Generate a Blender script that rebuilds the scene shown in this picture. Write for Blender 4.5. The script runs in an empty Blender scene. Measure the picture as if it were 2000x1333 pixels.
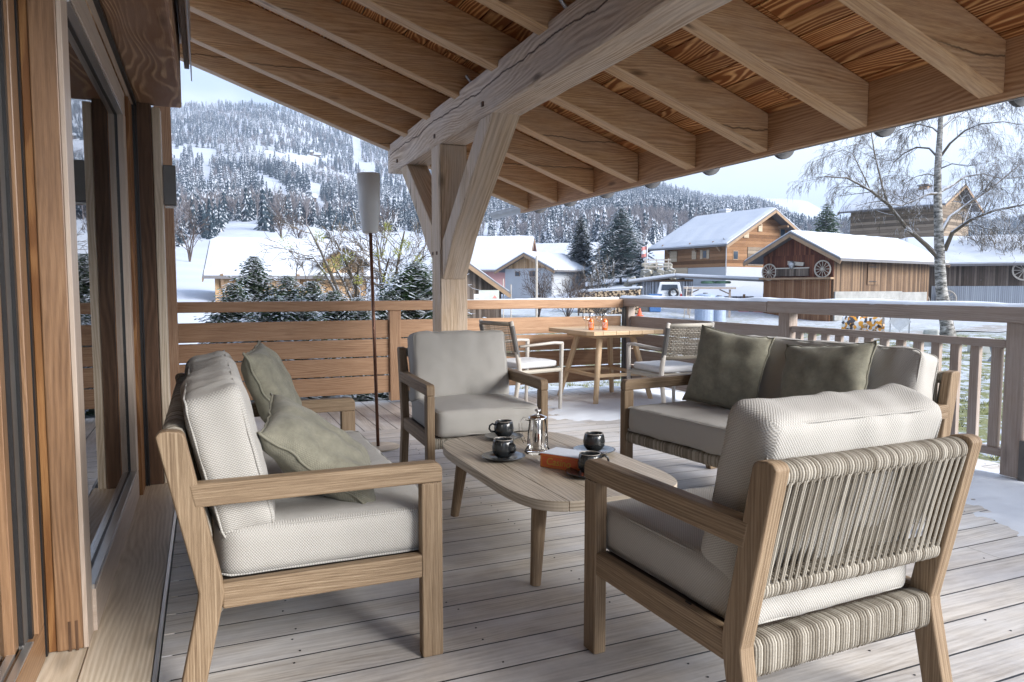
import bpy, math, random
import numpy as np
from mathutils import Vector, Matrix, noise
from math import sin, cos, pi, radians as R

random.seed(7); rng = np.random.default_rng(7)
SC = bpy.context.scene; COL = SC.collection
# ------------------------------------------------------------------ camera
F, YAW, PIT, CH = 1418.0, R(22.9), R(-4.2), 1.2
cam = bpy.data.cameras.new('camera'); camo = bpy.data.objects.new('camera', cam); COL.objects.link(camo)
cam.sensor_width = 36; cam.lens = F / 2000 * 36; cam.clip_end = 20000; cam.clip_start = .05
camo.location = (0, 0, CH); camo.rotation_euler = (pi/2 + PIT, 0, -YAW)
SC.camera = camo
# ------------------------------------------------------------------ light
HAZE = .00038
SUN_EL, SUN_AZ = R(23), R(143)          # behind the viewer, to the right, soft through thin cloud
w = bpy.data.worlds.new('World'); SC.world = w; w.use_nodes = True
nt = w.node_tree; nt.nodes.clear()
def N(nt, t, **k):
    n = nt.nodes.new(t)
    for a, b in k.items(): setattr(n, a, b)
    return n
def L(nt, a, b): nt.links.new(a, b)
sky = N(nt, 'ShaderNodeTexSky', sky_type='NISHITA', sun_disc=False, sun_elevation=SUN_EL, sun_rotation=SUN_AZ)
tc = N(nt, 'ShaderNodeTexCoord'); mp = N(nt, 'ShaderNodeMapping'); mp.inputs['Scale'].default_value = (1, 1, 2.6)
mp.inputs['Location'].default_value = (.35, .1, .2)
nz = N(nt, 'ShaderNodeTexNoise'); nz.inputs['Scale'].default_value = 3.4; nz.inputs['Detail'].default_value = 7; nz.inputs['Roughness'].default_value = .5
L(nt, tc.outputs['Generated'], mp.inputs[0]); L(nt, mp.outputs[0], nz.inputs['Vector'])
rp = N(nt, 'ShaderNodeValToRGB')
rp.color_ramp.elements[0].position = .40; rp.color_ramp.elements[0].color = (2.15, 2.55, 3.3, 1)
rp.color_ramp.elements[1].position = .58; rp.color_ramp.elements[1].color = (4.7, 4.85, 5.1, 1)
sx_ = N(nt, 'ShaderNodeSeparateXYZ'); L(nt, tc.outputs['Generated'], sx_.inputs[0]); ma_ = N(nt, 'ShaderNodeMath', operation='MULTIPLY_ADD'); L(nt, sx_.outputs[2], ma_.inputs[0]); ma_.inputs[1].default_value = -.45; ma_.inputs[2].default_value = .13; mb_ = N(nt, 'ShaderNodeMath', operation='ADD'); L(nt, ma_.outputs[0], mb_.inputs[0]); L(nt, nz.outputs['Fac'], mb_.inputs[1]); L(nt, mb_.outputs[0], rp.inputs[0])
mx = N(nt, 'ShaderNodeMix', data_type='RGBA'); mx.inputs[0].default_value = .9
L(nt, sky.outputs[0], mx.inputs[6]); L(nt, rp.outputs[0], mx.inputs[7])
bg = N(nt, 'ShaderNodeBackground'); bg.inputs['Strength'].default_value = .1
L(nt, mx.outputs[2], bg.inputs['Color'])
wo = N(nt, 'ShaderNodeOutputWorld'); L(nt, bg.outputs[0], wo.inputs[0])
sl = bpy.data.lights.new('sun', 'SUN'); sl.energy = 3.7; sl.angle = R(36); sl.color = (1, .97, .93)
so = bpy.data.objects.new('sun', sl); COL.objects.link(so)
d = Vector((sin(SUN_AZ) * cos(SUN_EL), cos(SUN_AZ) * cos(SUN_EL), sin(SUN_EL)))
so.rotation_euler = d.to_track_quat('Z', 'Y').to_euler()
vs = SC.view_settings; vs.view_transform = 'Standard'; vs.look = 'None'; vs.gamma = 1; vs.exposure = 1.97; vs.use_curve_mapping = False
SC.render.engine = 'CYCLES'
cy = SC.cycles; cy.use_denoising = True; cy.max_bounces = 10; cy.diffuse_bounces = 6; cy.glossy_bounces = 5; cy.transmission_bounces = 8; cy.transparent_max_bounces = 16
cy.volume_bounces = 0; cy.caustics_reflective = False; cy.caustics_refractive = False; cy.sample_clamp_indirect = 8
try: cy.denoiser = 'OPENIMAGEDENOISE'
except Exception: pass

# ------------------------------------------------------------------ points from picture measurements
_fw = Vector((sin(YAW)*cos(PIT), cos(YAW)*cos(PIT), sin(PIT))); _rt = Vector((cos(YAW), -sin(YAW), 0)); _up = _rt.cross(_fw)
def ray(x, y): return _fw + _rt*((x-1000)/F) + _up*((666.5-y)/F)
def pz(x, y, z):
    d = ray(x, y); return Vector((0, 0, CH)) + d*((z-CH)/d.z)
def pd(x, y, dist):                      # point at a horizontal distance
    d = ray(x, y); return Vector((0, 0, CH)) + d*(dist/math.hypot(d.x, d.y))

# ------------------------------------------------------------------ objects
def tag(o, label=None, cat=None, group=None, kind=None):
    if label: o['label'] = label
    if cat: o['category'] = cat
    if group: o['group'] = group
    if kind: o['kind'] = kind
    return o
def thing(name, label, cat, loc=(0, 0, 0), rz=0, group=None):
    o = bpy.data.objects.new(name, None); COL.objects.link(o); o.empty_display_size = .1
    o.location = loc; o.rotation_euler = (0, 0, rz)
    return tag(o, label, cat, group)
def copy_tree(o, parent=None):
    c = o.copy(); COL.objects.link(c); c.parent = parent
    for ch in list(o.children): copy_tree(ch, c)
    return c

class MB:
    def __init__(s): s.v = []; s.f = []; s.uv = []; s.r = []; s.m = []
    def face(s, idx, uvs, r=.5, m=0): s.f.append(idx); s.uv.append(uvs); s.r.append(r); s.m.append(m)
    def box(s, c, size, M=None, g=None, r=None, m=0, taper=None):
        hx, hy, hz = [q/2 for q in size]; c = Vector(c)
        if g is None: g = max(range(3), key=lambda i: size[i])
        b = len(s.v); r = random.random() if r is None else r; ou, ov = random.random()*9, random.random()*9
        P = []
        for z in (-1, 1):
            for y in (-1, 1):
                for x in (-1, 1):
                    t = taper if (taper and z > 0) else 1
                    P.append(Vector((x*hx*t, y*hy*t, z*hz)))
        for p in P: s.v.append(tuple(c + (M @ p if M is not None else p)))
        F6 = [(0, 2, 3, 1), (4, 5, 7, 6), (0, 1, 5, 4), (2, 6, 7, 3), (0, 4, 6, 2), (1, 3, 7, 5)]; ax = [2, 2, 1, 1, 0, 0]
        for q, a in zip(F6, ax):
            o = [i for i in range(3) if i != a]
            if g in o: ua = g; va = o[0] if o[1] == g else o[1]
            else: ua, va = o
            s.face([b+i for i in q], [(P[i][ua]+ou, P[i][va]+ov) for i in q], r, m)
        return s
    def prism(s, poly, a, b, axes=(1, 2, 0), gu=None, r=None, m=0):
        """poly: (p,q) outline on axes[0],axes[1]; extruded along axes[2] from a to b; grain runs along axis gu"""
        n = len(poly); base = len(s.v); r = random.random() if r is None else r; ou, ov = random.random()*9, random.random()*9
        gu = axes[1] if gu is None else gu
        def P(p, q, e):
            v = [0, 0, 0]; v[axes[0]] = p; v[axes[1]] = q; v[axes[2]] = e; return v
        V = [P(p, q, a) for p, q in poly] + [P(p, q, b) for p, q in poly]
        s.v += [tuple(v) for v in V]
        ot = axes[0] if gu == axes[1] else axes[1]
        cap = [(V[i][gu]+ou, V[i][ot]+ov) for i in range(n)]
        s.face(list(range(base, base+n))[::-1], cap[::-1], r, m); s.face([base+n+i for i in range(n)], cap, r, m)
        for i in range(n):
            j = (i+1) % n; q = [i, j, j+n, i+n]
            s.face([base+k for k in q], [(V[k][gu]+ou, V[k][axes[2]]+ov) for k in q], r, m)
        return s
    def tube(s, pts, rad, seg=8, r=None, m=0, cap=True, flat=1.0):
        pts = [Vector(p) for p in pts]; n = len(pts); base = len(s.v); r = random.random() if r is None else r
        if not hasattr(rad, '__len__'): rad = [rad]*n
        u = random.random()*9; us = []; prev = None
        for i, p in enumerate(pts):
            t = (pts[min(i+1, n-1)] - pts[max(i-1, 0)]).normalized()
            if prev is None:
                a = Vector((0, 0, 1)) if abs(t.z) < .9 else Vector((1, 0, 0)); e1 = t.cross(a).normalized()
            else:
                e1 = (prev - t*prev.dot(t)); e1 = e1.normalized() if e1.length > 1e-6 else t.orthogonal().normalized()
            prev = e1; e2 = t.cross(e1)
            if i: u += (pts[i]-pts[i-1]).length
            us.append(u)
            for k in range(seg):
                an = 2*pi*k/seg; s.v.append(tuple(p + (e1*cos(an) + e2*sin(an)*flat)*rad[i]))
        for i in range(n-1):
            for k in range(seg):
                k2 = (k+1) % seg; c = 2*pi*rad[i]/seg
                s.face([base+i*seg+k, base+i*seg+k2, base+(i+1)*seg+k2, base+(i+1)*seg+k], [(us[i], k*c), (us[i], (k+1)*c), (us[i+1], (k+1)*c), (us[i+1], k*c)], r, m)
        if cap:
            for i0, rev in ((0, True), ((n-1)*seg, False)):
                q = [base+i0+k for k in range(seg)]; uvq = [(k*.01, 0) for k in range(seg)]
                s.face(q[::-1] if rev else q, uvq, r, m)
        return s
    def lathe(s, prof, c=(0, 0, 0), seg=24, r=.5, m=0):
        base = len(s.v); n = len(prof)
        for rr, z in prof:
            for k in range(seg):
                a = 2*pi*k/seg; s.v.append((c[0]+rr*cos(a), c[1]+rr*sin(a), c[2]+z))
        for i in range(n-1):
            for k in range(seg):
                k2 = (k+1) % seg
                s.face([base+i*seg+k, base+i*seg+k2, base+(i+1)*seg+k2, base+(i+1)*seg+k], [(k/seg, prof[i][1]), ((k+1)/seg, prof[i][1]), ((k+1)/seg, prof[i+1][1]), (k/seg, prof[i+1][1])], r, m)
        return s
    def grid(s, fn, nu, nv, closed_u=False, r=.5, m=0, uvs=None):
        base = len(s.v); uvv = []
        for j in range(nv+1):
            for i in range(nu+1):
                p = fn(i/nu, j/nv); s.v.append(tuple(p)); uvv.append(uvs(i/nu, j/nv) if uvs else (i/nu, j/nv))
        for j in range(nv):
            for i in range(nu):
                a = j*(nu+1)+i; q = [a, a+1, a+nu+2, a+nu+1]
                s.face([base+k for k in q], [uvv[k] for k in q], r, m)
        return s
    def build(s, name, mats, parent=None, smooth=False, bevel=0, seg=2, sub=0, angle=40):
        me = bpy.data.meshes.new(name); me.from_pydata(s.v, [], s.f)
        uvl = me.uv_layers.new(name='UVMap'); flat = np.array([c for f in s.uv for uv in f for c in uv], dtype=np.float32)
        uvl.data.foreach_set('uv', flat)
        at = me.attributes.new('rnd', 'FLOAT', 'FACE'); at.data.foreach_set('value', np.array(s.r, dtype=np.float32))
        mats = mats if isinstance(mats, (list, tuple)) else [mats]
        for mt in mats: me.materials.append(mt)
        if len(mats) > 1: me.polygons.foreach_set('material_index', np.array(s.m, dtype=np.int32))
        if smooth: me.polygons.foreach_set('use_smooth', np.ones(len(s.f), dtype=bool))
        me.update()
        o = bpy.data.objects.new(name, me); COL.objects.link(o)
        if parent: o.parent = parent
        if bevel:
            b = o.modifiers.new('bevel', 'BEVEL'); b.width = bevel; b.segments = seg; b.limit_method = 'ANGLE'; b.angle_limit = R(angle)
        if sub:
            b = o.modifiers.new('subd', 'SUBSURF'); b.levels = sub; b.render_levels = sub
        return o
def rawmesh(name, V, Fq, mats, parent=None, smooth=False, mi=None):
    """numpy mesh: V (n,3), Fq (m,k)"""
    me = bpy.data.meshes.new(name); k = Fq.shape[1]
    me.vertices.add(len(V)); me.vertices.foreach_set('co', V.astype(np.float32).ravel())
    me.loops.add(Fq.size); me.loops.foreach_set('vertex_index', Fq.astype(np.int32).ravel())
    me.polygons.add(len(Fq)); me.polygons.foreach_set('loop_start', np.arange(0, Fq.size, k, dtype=np.int32)); me.polygons.foreach_set('loop_total', np.full(len(Fq), k, dtype=np.int32))
    for mt in (mats if isinstance(mats, (list, tuple)) else [mats]): me.materials.append(mt)
    if mi is not None: me.polygons.foreach_set('material_index', mi.astype(np.int32))
    if smooth: me.polygons.foreach_set('use_smooth', np.ones(len(Fq), dtype=bool))
    me.update(calc_edges=True); me.validate()
    o = bpy.data.objects.new(name, me); COL.objects.link(o)
    if parent: o.parent = parent
    return o
def rotM(ax, a): return Matrix.Rotation(a, 3, ax)
def align(dv, ref=Vector((0, 0, 1))):     # matrix taking local Z to dv
    return Vector(dv).to_track_quat('Z', 'Y').to_matrix()
def strut(mb, a, b, w, h, side=Vector((1, 0, 0)), **k):   # box running from a to b; w across `side`
    a, b = Vector(a), Vector(b); z = (b-a).normalized(); x = (side - z*side.dot(z)).normalized(); y = z.cross(x)
    M = Matrix((x, y, z)).transposed(); mb.box((a+b)/2, (w, h, (b-a).length), M, g=2, **k); return mb

# ------------------------------------------------------------------ materials
def newmat(name):
    m = bpy.data.materials.new(name); m.use_nodes = True; nt = m.node_tree; nt.nodes.clear()
    o = N(nt, 'ShaderNodeOutputMaterial'); p = N(nt, 'ShaderNodeBsdfPrincipled'); L(nt, p.outputs[0], o.inputs[0]); return m, nt, p, o
def ramp(nt, src, stops):
    r = N(nt, 'ShaderNodeValToRGB'); e = r.color_ramp.elements
    while len(e) < len(stops): e.new(.5)
    for i, (p, c) in enumerate(stops): e[i].position = p; e[i].color = tuple(c)+(1,) if len(c) == 3 else c
    L(nt, src, r.inputs[0]); return r.outputs[0]
def math_(nt, op, a, b=None, c=None, clamp=False):
    n = N(nt, 'ShaderNodeMath', operation=op, use_clamp=clamp)
    for i, q in enumerate((a, b, c)):
        if q is None: continue
        if isinstance(q, (int, float)): n.inputs[i].default_value = q
        else: L(nt, q, n.inputs[i])
    return n.outputs[0]
def mix(nt, f, a, b, mode='MIX'):
    n = N(nt, 'ShaderNodeMix', data_type='RGBA', blend_type=mode)
    for k, q in ((0, f), (6, a), (7, b)):
        if isinstance(q, (int, float)): n.inputs[k].default_value = q
        elif isinstance(q, tuple): n.inputs[k].default_value = q if len(q) == 4 else q+(1,)
        else: L(nt, q, n.inputs[k])
    return n.outputs[2]
def noise_(nt, vec, scale, detail=3, rough=.55, dist=0, out='Fac'):
    n = N(nt, 'ShaderNodeTexNoise'); n.inputs['Scale'].default_value = scale; n.inputs['Detail'].default_value = detail; n.inputs['Roughness'].default_value = rough; n.inputs['Distortion'].default_value = dist
    if vec is not None: L(nt, vec, n.inputs['Vector'])
    return n.outputs[out]
def vmul(nt, v, s):
    n = N(nt, 'ShaderNodeVectorMath', operation='MULTIPLY'); L(nt, v, n.inputs[0]); n.inputs[1].default_value = s; return n.outputs[0]
def bump(nt, p, h, strength=.3, dist=.01):
    b = N(nt, 'ShaderNodeBump'); b.inputs['Strength'].default_value = strength; b.inputs['Distance'].default_value = dist
    L(nt, h, b.inputs['Height']); L(nt, b.outputs[0], p.inputs['Normal'])
def uvr(nt):
    u = N(nt, 'ShaderNodeUVMap', uv_map='UVMap'); a = N(nt, 'ShaderNodeAttribute', attribute_name='rnd')
    c = N(nt, 'ShaderNodeCombineXYZ'); L(nt, math_(nt, 'MULTIPLY', a.outputs['Fac'], 37.), c.inputs[0]); L(nt, math_(nt, 'MULTIPLY', a.outputs['Fac'], 11.), c.inputs[1])
    v = N(nt, 'ShaderNodeVectorMath', operation='ADD'); L(nt, u.outputs[0], v.inputs[0]); L(nt, c.outputs[0], v.inputs[1])
    return v.outputs[0], a.outputs['Fac'], u.outputs[0]
def wood(name, dark, mid, light, rings=.4, ringscale=16, rough=.6, bmp=.25, vary=.3, knots=.6, grey=None, stain=0, spec=.3, crack=0, gscale=1., crackv=0, fibre=.35, dist=40):
    m, nt, p, o = newmat(name); v, rnd, uv = uvr(nt)
    g = noise_(nt, vmul(nt, v, (1.5, 26*gscale, 1)), 1.6, 8, .68, .25)
    wv = N(nt, 'ShaderNodeTexWave', wave_type='BANDS', bands_direction='Y'); wv.inputs['Scale'].default_value = ringscale; wv.inputs['Distortion'].default_value = dist; wv.inputs['Detail'].default_value = 2.5; wv.inputs['Detail Roughness'].default_value = .4; wv.inputs['Detail Scale'].default_value = 3.4/ringscale
    ra = ramp(nt, noise_(nt, vmul(nt, v, (.8, 4, 1)), 1.3, 3, .6), [(.36, (.12,)*3), (.62, (1, 1, 1))])
    L(nt, vmul(nt, v, (.22, 1, 1)), wv.inputs['Vector'])
    fb = noise_(nt, vmul(nt, v, (9, 260*gscale, 1)), 1.5, 4, .65)
    f = math_(nt, 'ADD', math_(nt, 'MULTIPLY', g, 1.0-rings*.5), math_(nt, 'MULTIPLY', math_(nt, 'MULTIPLY', math_(nt, 'SUBTRACT', wv.outputs['Fac'], .5), ra), rings*.6))
    f = math_(nt, 'ADD', f, math_(nt, 'MULTIPLY', math_(nt, 'SUBTRACT', fb, .5), fibre))
    c = ramp(nt, f, [(.22, dark), (.48, mid), (.72, light)])
    big = noise_(nt, vmul(nt, v, (.5, 1.6, 1)), 1.7, 3, .5)
    c = mix(nt, 1.0, c, ramp(nt, math_(nt, 'ADD', math_(nt, 'MULTIPLY', rnd, vary), math_(nt, 'MULTIPLY', big, .5)), [(0, (1-vary*.9,)*3), (.8, (1+vary*.35,)*3)]), 'MULTIPLY')
    if grey:
        gn = noise_(nt, vmul(nt, v, (.9, 3.2, 1)), 1.3, 5, .6)
        c = mix(nt, ramp(nt, gn, [(.38, (0, 0, 0)), (.66, (grey[3],)*3)]), c, tuple(grey[:3]))
    if stain:
        sn_ = noise_(nt, N(nt, 'ShaderNodeTexCoord').outputs['Object'], .9, 7, .68, .3)
        c = mix(nt, 1.0, c, ramp(nt, sn_, [(.36, (1-stain, 1-stain, 1-stain*.9)), (.56, (1.04, 1.04, 1.04))]), 'MULTIPLY')
    if knots:
        vo = N(nt, 'ShaderNodeTexVoronoi'); vo.inputs['Scale'].default_value = 1; L(nt, vmul(nt, v, (1.6, 5.5, 1)), vo.inputs['Vector'])
        kk = ramp(nt, math_(nt, 'ADD', vo.outputs['Distance'], math_(nt, 'MULTIPLY', math_(nt, 'SUBTRACT', g, .5), .08)), [(.05, (knots,)*3), (.15, (0, 0, 0))])
        c = mix(nt, kk, c, tuple(q*.35 for q in dark))
    h = f
    if crack:
        cx = N(nt, 'ShaderNodeSeparateXYZ'); L(nt, uv, cx.inputs[0])
        cn = noise_(nt, vmul(nt, v, (1.3, 0, 0)), 1.2, 5, .6)
        cd = math_(nt, 'ABSOLUTE', math_(nt, 'SUBTRACT', math_(nt, 'FRACT', math_(nt, 'ADD', math_(nt, 'MULTIPLY', cx.outputs[1], crack), math_(nt, 'MULTIPLY', cn, .22))), .5))
        cm = ramp(nt, cd, [(.002, (1, 1, 1)), (.010, (0, 0, 0))])
        cm = math_(nt, 'MULTIPLY', cm, ramp(nt, noise_(nt, vmul(nt, v, (.9, .2, 1)), 1.0, 1), [(.42, (0, 0, 0)), (.5, (.85, .85, .85))]))
        c = mix(nt, cm, c, (.07, .045, .03)); h = math_(nt, 'SUBTRACT', h, cm)
    if crackv:
        cx = N(nt, 'ShaderNodeSeparateXYZ'); L(nt, uv, cx.inputs[0]); cu = N(nt, 'ShaderNodeCombineXYZ'); L(nt, cx.outputs[0], cu.inputs[0])
        off = math_(nt, 'MULTIPLY', math_(nt, 'SUBTRACT', noise_(nt, cu.outputs[0], 1.7, 6, .6), .5), .16)
        cd = math_(nt, 'ABSOLUTE', math_(nt, 'SUBTRACT', cx.outputs[1], math_(nt, 'ADD', off, crackv)))
        cm = ramp(nt, cd, [(.0025, (1, 1, 1)), (.006, (0, 0, 0))]); c = mix(nt, cm, c, (.05, .03, .02)); h = math_(nt, 'SUBTRACT', h, math_(nt, 'MULTIPLY', cm, 3.))
    L(nt, c, p.inputs['Base Color']); p.inputs['Roughness'].default_value = rough; p.inputs['Specular IOR Level'].default_value = spec
    bump(nt, p, h, bmp, .006); return m
def plain(name, col, rough=.5, metal=0, nz=.12, scale=8, spec=.5, bmp=0):
    m, nt, p, o = newmat(name); t = N(nt, 'ShaderNodeTexCoord').outputs['Object']
    n = noise_(nt, t, scale, 4, .6)
    L(nt, ramp(nt, n, [(.25, tuple(q*(1-nz) for q in col)), (.75, tuple(min(1, q*(1+nz)) for q in col))]), p.inputs['Base Color'])
    p.inputs['Roughness'].default_value = rough; p.inputs['Metallic'].default_value = metal; p.inputs['Specular IOR Level'].default_value = spec
    if bmp: bump(nt, p, n, bmp, .01)
    return m
def fabric(name, col, col2, per=.0075, bmp=.6, mott=.0, wrinkle=.3):
    m, nt, p, o = newmat(name); v, rnd, uv = uvr(nt)
    s = N(nt, 'ShaderNodeSeparateXYZ'); L(nt, uv, s.inputs[0])
    wob = noise_(nt, uv, 60, 2)
    k = 2*pi/per
    a = math_(nt, 'SINE', math_(nt, 'ADD', math_(nt, 'MULTIPLY', s.outputs[0], k), math_(nt, 'MULTIPLY', wob, 2.)))
    b = math_(nt, 'SINE', math_(nt, 'ADD', math_(nt, 'MULTIPLY', s.outputs[1], k*.8), math_(nt, 'MULTIPLY', wob, 2.)))
    wv = math_(nt, 'MULTIPLY', a, b)
    n = noise_(nt, uv, 900, 2, .7)
    f = math_(nt, 'ADD', math_(nt, 'MULTIPLY', wv, .32), math_(nt, 'ADD', math_(nt, 'MULTIPLY', n, .5), .25))
    c = ramp(nt, f, [(.2, col2), (.75, col)])
    if mott:
        mo = noise_(nt, uv, 12, 6, .75); c = mix(nt, 1.0, c, ramp(nt, mo, [(.3, (1-mott,)*3), (.7, (1+mott*.5,)*3)]), 'MULTIPLY')
    L(nt, c, p.inputs['Base Color']); p.inputs['Roughness'].default_value = .95; p.inputs['Specular IOR Level'].default_value = .1
    p.inputs['Sheen Weight'].default_value = .15
    big = noise_(nt, uv, 5, 2, .5, .6)
    bump(nt, p, math_(nt, 'ADD', f, math_(nt, 'MULTIPLY', big, wrinkle*8)), bmp, .0035); return m
def planks(name, axis, width, cols, gap=.03, rough=.75, snow=False, vary=.5):
    """boards side by side across UV axis (0=u,1=v), grain along the other"""
    m, nt, p, o = newmat(name); v, rnd, uv = uvr(nt)
    s = N(nt, 'ShaderNodeSeparateXYZ'); L(nt, uv, s.inputs[0]); q = math_(nt, 'DIVIDE', s.outputs[axis], width)
    idn = math_(nt, 'FLOOR', q); fr = math_(nt, 'ABSOLUTE', math_(nt, 'SUBTRACT', math_(nt, 'FRACT', q), .5))
    wn = N(nt, 'ShaderNodeTexWhiteNoise', noise_dimensions='1D'); L(nt, idn, wn.inputs['W'])
    g = noise_(nt, vmul(nt, v, (1.2, 14, 1) if axis == 1 else (14, 1.2, 1)), 1.3, 5, .65)
    st = noise_(nt, uv, .6, 4, .6)
    f = math_(nt, 'ADD', math_(nt, 'MULTIPLY', wn.outputs['Value'], vary), math_(nt, 'ADD', math_(nt, 'MULTIPLY', g, .45), math_(nt, 'MULTIPLY', st, .35)))
    c = ramp(nt, f, [(.25+i*.75/(len(cols)-1)*.8, cc) for i, cc in enumerate(cols)])
    gp = ramp(nt, fr, [(.5-gap, (0, 0, 0)), (.5-gap*.4, (1, 1, 1))]); c = mix(nt, gp, c, (.012, .01, .008))
    L(nt, c, p.inputs['Base Color']); p.inputs['Roughness'].default_value = rough; p.inputs['Specular IOR Level'].default_value = .2
    bump(nt, p, math_(nt, 'SUBTRACT', math_(nt, 'MULTIPLY', g, .3), gp), .5, .02); return m
SNOWC = (.50, .53, .59)
def snowmat(name, patch=None, thr=(.45, .5), scale=1.5, col=SNOWC):
    m, nt, p, o = newmat(name); t = N(nt, 'ShaderNodeTexCoord').outputs['Object']
    n = noise_(nt, t, scale*3, 5, .6); c = ramp(nt, n, [(.2, tuple(q*.93 for q in col)), (.8, col)])
    if patch:
        n2 = noise_(nt, t, scale, 8, .72); n3 = noise_(nt, t, scale*14, 4, .7)
        gcol = ramp(nt, n3, [(.3, patch[0]), (.5, patch[1]), (.75, patch[2])])
        f = ramp(nt, math_(nt, 'ADD', math_(nt, 'MULTIPLY', n2, .72), math_(nt, 'MULTIPLY', n3, .28)), [(thr[0], (0, 0, 0)), (thr[1], (1, 1, 1))])
        c = mix(nt, f, c, gcol)
    L(nt, c, p.inputs['Base Color']); p.inputs['Roughness'].default_value = .7; p.inputs['Specular IOR Level'].default_value = .25
    bump(nt, p, n, .35, .03); return m
def snowtop(name, base, base2, thr=.35, soft=.25, scale=3., rough=.9, snow=SNOWC, bias=.6, patch=0):
    """surface that carries snow where it faces up"""
    m, nt, p, o = newmat(name); g = N(nt, 'ShaderNodeNewGeometry'); s = N(nt, 'ShaderNodeSeparateXYZ'); L(nt, g.outputs['Normal'], s.inputs[0])
    t = N(nt, 'ShaderNodeTexCoord').outputs['Object']; n = noise_(nt, t, scale, 3, .6)
    f = math_(nt, 'ADD', s.outputs[2], math_(nt, 'MULTIPLY', math_(nt, 'SUBTRACT', n, .5), bias*2))
    if patch: f = math_(nt, 'ADD', f, math_(nt, 'MULTIPLY', math_(nt, 'SUBTRACT', noise_(nt, t, .011, 4, .65), .5), patch))
    fac = ramp(nt, f, [(max(0, thr), (0, 0, 0)), (min(1, thr+soft), (1, 1, 1))])
    c = mix(nt, fac, ramp(nt, noise_(nt, t, scale*.37, 3), [(.3, base), (.7, base2)]), tuple(snow))
    L(nt, c, p.inputs['Base Color']); p.inputs['Roughness'].default_value = rough; p.inputs['Specular IOR Level'].default_value = .1; return m
def _x(): pass
def glassmat(name, ior=1.5, rough=0, tint=(1, 1, 1), solid=False):
    m = bpy.data.materials.new(name); m.use_nodes = True; nt = m.node_tree; nt.nodes.clear(); o = N(nt, 'ShaderNodeOutputMaterial')
    tr = N(nt, 'ShaderNodeBsdfTransparent'); tr.inputs[0].default_value = tint+(1,); gl = N(nt, 'ShaderNodeBsdfGlossy'); gl.inputs['Roughness'].default_value = rough; gl.inputs[0].default_value = (1, 1, 1, 1)
    fr = N(nt, 'ShaderNodeFresnel'); fr.inputs[0].default_value = ior; x = N(nt, 'ShaderNodeMixShader'); L(nt, fr.outputs[0], x.inputs[0]); L(nt, tr.outputs[0], x.inputs[1]); L(nt, gl.outputs[0], x.inputs[2]); L(nt, x.outputs[0], o.inputs[0]); return m

M = {}
M['deck'] = wood('deck_boards', (.34, .295, .25), (.64, .59, .53), (.82, .78, .73), rings=.22, rough=.42, vary=.22, knots=.25, grey=(.66, .66, .675, .75), bmp=.18, spec=.45, stain=.3)
M['sill'] = wood('pale_larch', (.54, .44, .32), (.72, .62, .49), (.80, .72, .60), rings=.5, ringscale=16, rough=.45, vary=.1, knots=.5, bmp=.12)
M['beam'] = wood('weathered_beam', (.33, .23, .15), (.60, .46, .325), (.74, .61, .47), rings=.35, ringscale=12, rough=.75, vary=.2, knots=.8, grey=(.55, .50, .46, .5), bmp=.5, crack=2.1)
M['mainbeam'] = wood('hewn_main_beam', (.34, .24, .165), (.63, .50, .375), (.78, .66, .53), rings=.5, ringscale=12, rough=.75, vary=.05, knots=.9, grey=(.56, .50, .46, .55), bmp=.6, crackv=.93, fibre=.5)
M['rafter'] = wood('larch_rafter', (.36, .19, .085), (.64, .41, .215), (.80, .59, .38), rings=.35, ringscale=17, dist=50, rough=.6, vary=.25, knots=.9, grey=(.55, .47, .38, .3), bmp=.35, crack=1.4, fibre=.5)
M['roofboard'] = wood('larch_roof_boards', (.26, .085, .022), (.68, .36, .14), (.86, .60, .33), rings=.9, ringscale=10, dist=55, rough=.6, vary=.5, knots=.9, bmp=.25)
M['fascia'] = wood('larch_fascia', (.34, .18, .09), (.54, .33, .18), (.66, .45, .28), rings=.5, rough=.55, vary=.15, knots=.7)
M['rail'] = wood('rail_larch', (.27, .15, .085), (.43, .265, .16), (.54, .365, .24), rings=.35, ringscale=20, rough=.6, vary=.2, knots=.4, bmp=.2)
M['railgrey'] = wood('rail_weathered', (.25, .19, .155), (.39, .315, .265), (.50, .43, .37), rings=.3, ringscale=20, rough=.65, vary=.18, knots=.4, grey=(.42, .37, .34, .6), bmp=.25)
M['teak'] = wood('weathered_teak', (.12, .075, .042), (.275, .195, .122), (.42, .325, .22), rings=.28, ringscale=40, rough=.6, vary=.15, knots=0, bmp=.35, gscale=2.4, fibre=.6)
M['teaktop'] = wood('teak_table_top', (.33, .27, .20), (.58, .50, .40), (.74, .67, .56), rings=.4, ringscale=20, rough=.45, vary=.12, knots=.15, bmp=.2, gscale=1.5, spec=.5)
M['teaklight'] = wood('light_teak', (.45, .30, .17), (.60, .44, .28), (.70, .56, .40), rings=.3, ringscale=30, rough=.55, vary=.1, knots=0, bmp=.15, gscale=1.6)
M['greyteak'] = wood('grey_teak', (.36, .33, .29), (.50, .465, .42), (.60, .57, .53), rings=.2, rough=.65, vary=.1, knots=0, bmp=.2, gscale=1.8)
M['frame'] = wood('stained_frame', (.15, .08, .04), (.28, .16, .085), (.38, .235, .13), rings=.35, ringscale=18, rough=.35, vary=.12, knots=.2, bmp=.1, spec=.5)
M['framepale'] = wood('pale_frame', (.42, .33, .26), (.55, .45, .37), (.62, .53, .45), rings=.2, rough=.4, vary=.08, knots=0, bmp=.08)
M['orange'] = wood('orange_larch', (.18, .075, .025), (.34, .17, .065), (.46, .27, .13), rings=1.0, ringscale=8, rough=.45, vary=.1, knots=.3, bmp=.15)
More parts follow.
